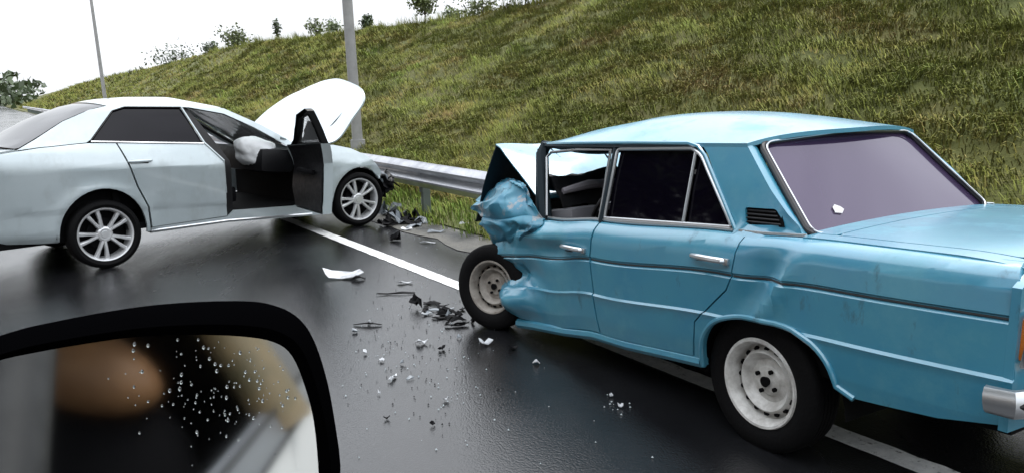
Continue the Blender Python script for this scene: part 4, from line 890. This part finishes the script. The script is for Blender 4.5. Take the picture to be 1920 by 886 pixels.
# local: x along travel, y to the left of travel (car body is at y > 0), right flank at y = 0
def efl(x, z): return Vector((x, .03*((z-.75)/.5)**2+(.42*max(0, z-1.06))+.02*((x+.6)/1.5)**2, z))
for nm, o_ in (('front_door', [(.50, 1.05), (.50, .32), (-.58, .32), (-.60, 1.05)]), ('rear_door', [(-.61, 1.05), (-.59, .32), (-1.15, .32), (-1.45, .70), (-1.55, 1.05)]), ('rear_fender', [(-1.56, 1.06), (-1.46, .70), (-1.65, .78), (-1.9, .80), (-2.2, .65), (-2.3, .35), (-2.7, .4), (-2.75, 1.06)]), ('front_fender', [(.51, 1.05), (.51, .32), (.62, .32), (.70, .62), (.95, .72), (1.25, .6), (1.35, .35), (1.6, .4), (1.65, .85), (.9, .98)])):
    panel(nm, o_, efl, white_b, ego, step=.1, inward=(0, .03, 0))
gt = mat('grey_window_trim', (.16, .17, .19), .35, metal=.3)
panel('window_trim', [(.5, 1.052), (-1.6, 1.052), (-1.62, 1.105), (.44, 1.105)], lambda x, z: efl(x, z)+Vector((0, -.006, 0)), gt, ego, step=.15, inward=(0, .03, 0))
for z in (1.056, 1.108):
    bm = bmesh.new(); tube(bm, [efl(.5-.21*k, z)+Vector((0, -.008, 0)) for k in range(11)], .006, 6); ob('window_rubber', bm, seal, ego)
panel('rear_glass', [(-.72, 1.10), (-1.58, 1.10), (-1.45, 1.42), (-.70, 1.46)], efl, tint, ego, step=.2)
for x0, x1 in ((-.60, -.66), (-1.58, -1.45), (.46, -.12)):
    bm = bmesh.new(); tube(bm, [efl(x0, 1.06), efl(x1, 1.47)], .055 if x0 == -.60 else .04, 10); ob('window_pillar', bm, mat('olive_tan_trim', (.17, .12, .06), .6, var=(.07, .06, .03), vscale=9.) if x0 == -.60 else blackp, ego)
bm = grid_surf([[(x, y, z) for x in (.0, -.4, -1.0, -1.6)] for y, z in ((.18, 1.46), (.4, 1.53), (.8, 1.55), (1.2, 1.53), (1.5, 1.45))], 14, 14, .03); ob('roof', bm, white_b, ego, 60)
bm = bmesh.new(); box(bm, (-.6, .8, .35), (2.2, 1.5, .06)); box(bm, (-.6, 1.62, .95), (2.3, .06, 1.2)); box(bm, (-1.75, .8, .9), (.06, 1.5, 1.1)); box(bm, (.55, .8, .75), (.06, 1.5, .8)); ob('cabin_tub', bm, void, ego, 0)
tan = mat('tan_leather', (.30, .155, .065), .6, var=(.16, .08, .035), vscale=4.)
for y in (.46, 1.15):
    bm = bmesh.new(); g_ = bmesh.ops.create_icosphere(bm, subdivisions=3, radius=1)
    bmesh.ops.transform(bm, matrix=Matrix.Translation((-.60, y-.03, 1.225)) @ Matrix.Rotation(R_(-14), 4, 'Y') @ Matrix.Rotation(R_(24), 4, 'X') @ Matrix.Diagonal((.075, .19, .085, 1)), verts=g_['verts']); ob('headrest', bm, tan, ego, 60)
    bm = bmesh.new()
    for c_, r_, tilt in (((-.30, y, .58), (.27, .25, .11), 0), ((-.60, y, .84), (.11, .25, .32), -16)):
        g_ = bmesh.ops.create_icosphere(bm, subdivisions=3, radius=1)
        for v_ in g_['verts']:
            c3 = v_.co; v_.co = Vector(tuple(math.copysign(abs(q)**.72, q)*r_[k] for k, q in enumerate(c3)))
        bmesh.ops.transform(bm, matrix=Matrix.Translation(c_) @ Matrix.Rotation(R_(tilt), 4, 'Y'), verts=g_['verts'])
    ob('seat', bm, cloth_d, ego, 60)
bm = bmesh.new(); box(bm, (-1.25, .8, .62), (.5, 1.3, .25), bev=.05); box(bm, (-1.5, .8, 1.0), (.18, 1.3, .62), Matrix.Rotation(R_(-14), 3, 'Y'), bev=.06); ob('rear_seat', bm, cloth_d, ego)
for x in (-1.9, 1.0): wheel(ego, (x, .12, .31), .31, .20, .2, 'alloy', -1)
# door mirror
MD = .50
o_, d_ = ray(400, 740); p0 = o_+d_*MD; dn = d_.normalized()
hh = (-rw*math.cos(R_(18))-rn*math.sin(R_(18))); rr_ = hh*math.cos(R_(13.0))+Vector((0, 0, -math.sin(R_(13.0))))
mnorm = (rr_-dn).normalized()
def mp(px, py, back=0.):
    o, d = ray(px, py); t_ = ((p0-o).dot(mnorm))/d.dot(mnorm); return o+d*t_-mnorm*back
Mi = (Matrix.Translation(RP(-.10, 0, 0)) @ Matrix.Rotation(ROADROT, 4, 'Z')).inverted()
def cat_loop(pts, k=4):
    n = len(pts); out = []
    for i in range(n):
        P = [Vector(pts[(i+j) % n]) for j in (-1, 0, 1, 2)]
        for q in range(k):
            f = q/k; out.append(.5*((2*P[1])+(P[2]-P[0])*f+(2*P[0]-5*P[1]+4*P[2]-P[3])*f*f+(3*P[1]-P[0]-3*P[2]+P[3])*f**3))
    return out
outer = cat_loop([(638, 900), (627, 785), (607, 697), (583, 637), (553, 603), (512, 585), (450, 580), (350, 583), (260, 591), (174, 604), (80, 622), (-20, 646), (-95, 690), (-125, 770), (-130, 900), (-90, 1000), (0, 1030), (250, 1045), (500, 1035), (605, 1005)])
inner = cat_loop([(600, 900), (591, 800), (572, 724), (547, 664), (513, 638), (450, 627), (350, 624), (255, 628), (174, 639), (80, 655), (-10, 676), (-72, 715), (-92, 780), (-96, 890), (-65, 965), (10, 995), (250, 1008), (480, 1000), (570, 975), (597, 940)])
mir = empty('door_mirror'); mir.parent = ego
bm = bmesh.new(); cen = Mi @ mp(260, 810)
def ring_(pts, back, shrink=1.0): 
    return [bm.verts.new(cen_+((Mi @ mp(p.x, p.y, back))-cen_)*shrink) for p in pts]
cen_ = cen
backdir = Mi.to_3x3() @ (-mnorm)
rings = [ring_(inner, .006), ring_(inner, -.004), [bm.verts.new(a.co.lerp(b.co, .5)+backdir*-.009) for a, b in zip(*(ring_(inner, 0), ring_(outer, 0)))]]
rings += [ring_(outer, .0), ring_(outer, .02, 1.01), ring_(outer, .045, .97), ring_(outer, .07, .82), ring_(outer, .088, .5)]
for A, B in zip(rings, rings[1:]):
    for k in range(len(A)): bm.faces.new((A[k], A[(k+1) % len(A)], B[(k+1) % len(A)], B[k]))
bm.faces.new(rings[-1])
for v_ in [v_ for v_ in bm.verts if not v_.link_faces]: bm.verts.remove(v_)
ob('mirror_housing', bm, mat('black_mirror_plastic', (.0008, .0008, .001), .9, spec=.0), mir, 50)
bm = bmesh.new(); bm.faces.new([bm.verts.new(Mi @ mp(p.x, p.y, .003)) for p in inner]); gl = ob('mirror_glass', bm, mat('mirror_glass', (.80, .82, .80), .055, metal=1.), mir, 0)
bm = bmesh.new(); tube(bm, [Mi @ mp(-60, 930, .05), (.50, .02, 1.12), (.46, .05, 1.08)], [.05, .045, .05], 10); ob('mirror_arm', bm, blackp, mir)
bm = bmesh.new(); nrm_l = Mi.to_3x3() @ mnorm
for i in range(230):
    px = random.gauss(430, 95); py = random.gauss(715, 70)
    if not (170 < px < 560 and 634 < py < 880 and py > 634+max(0, (px-500))*1.2): continue
    c = Mi @ mp(px, py, .003); r = random.choice((.0004, .0005, .0006, .0007, .0009, .0012))*.85
    g_ = bmesh.ops.create_icosphere(bm, subdivisions=2, radius=r); q_ = nrm_l.to_track_quat('Z', 'Y').to_matrix().to_4x4()
    bmesh.ops.transform(bm, matrix=Matrix.Translation(c) @ q_ @ Matrix.Diagonal((1, random.uniform(1, 1.5), .55, 1)), verts=g_['verts'])
tag(ob('raindrops', bm, mat('water_drop', (.80, .84, .86), .12, trans=1., spec=.3), mir, 60), kind='stuff')
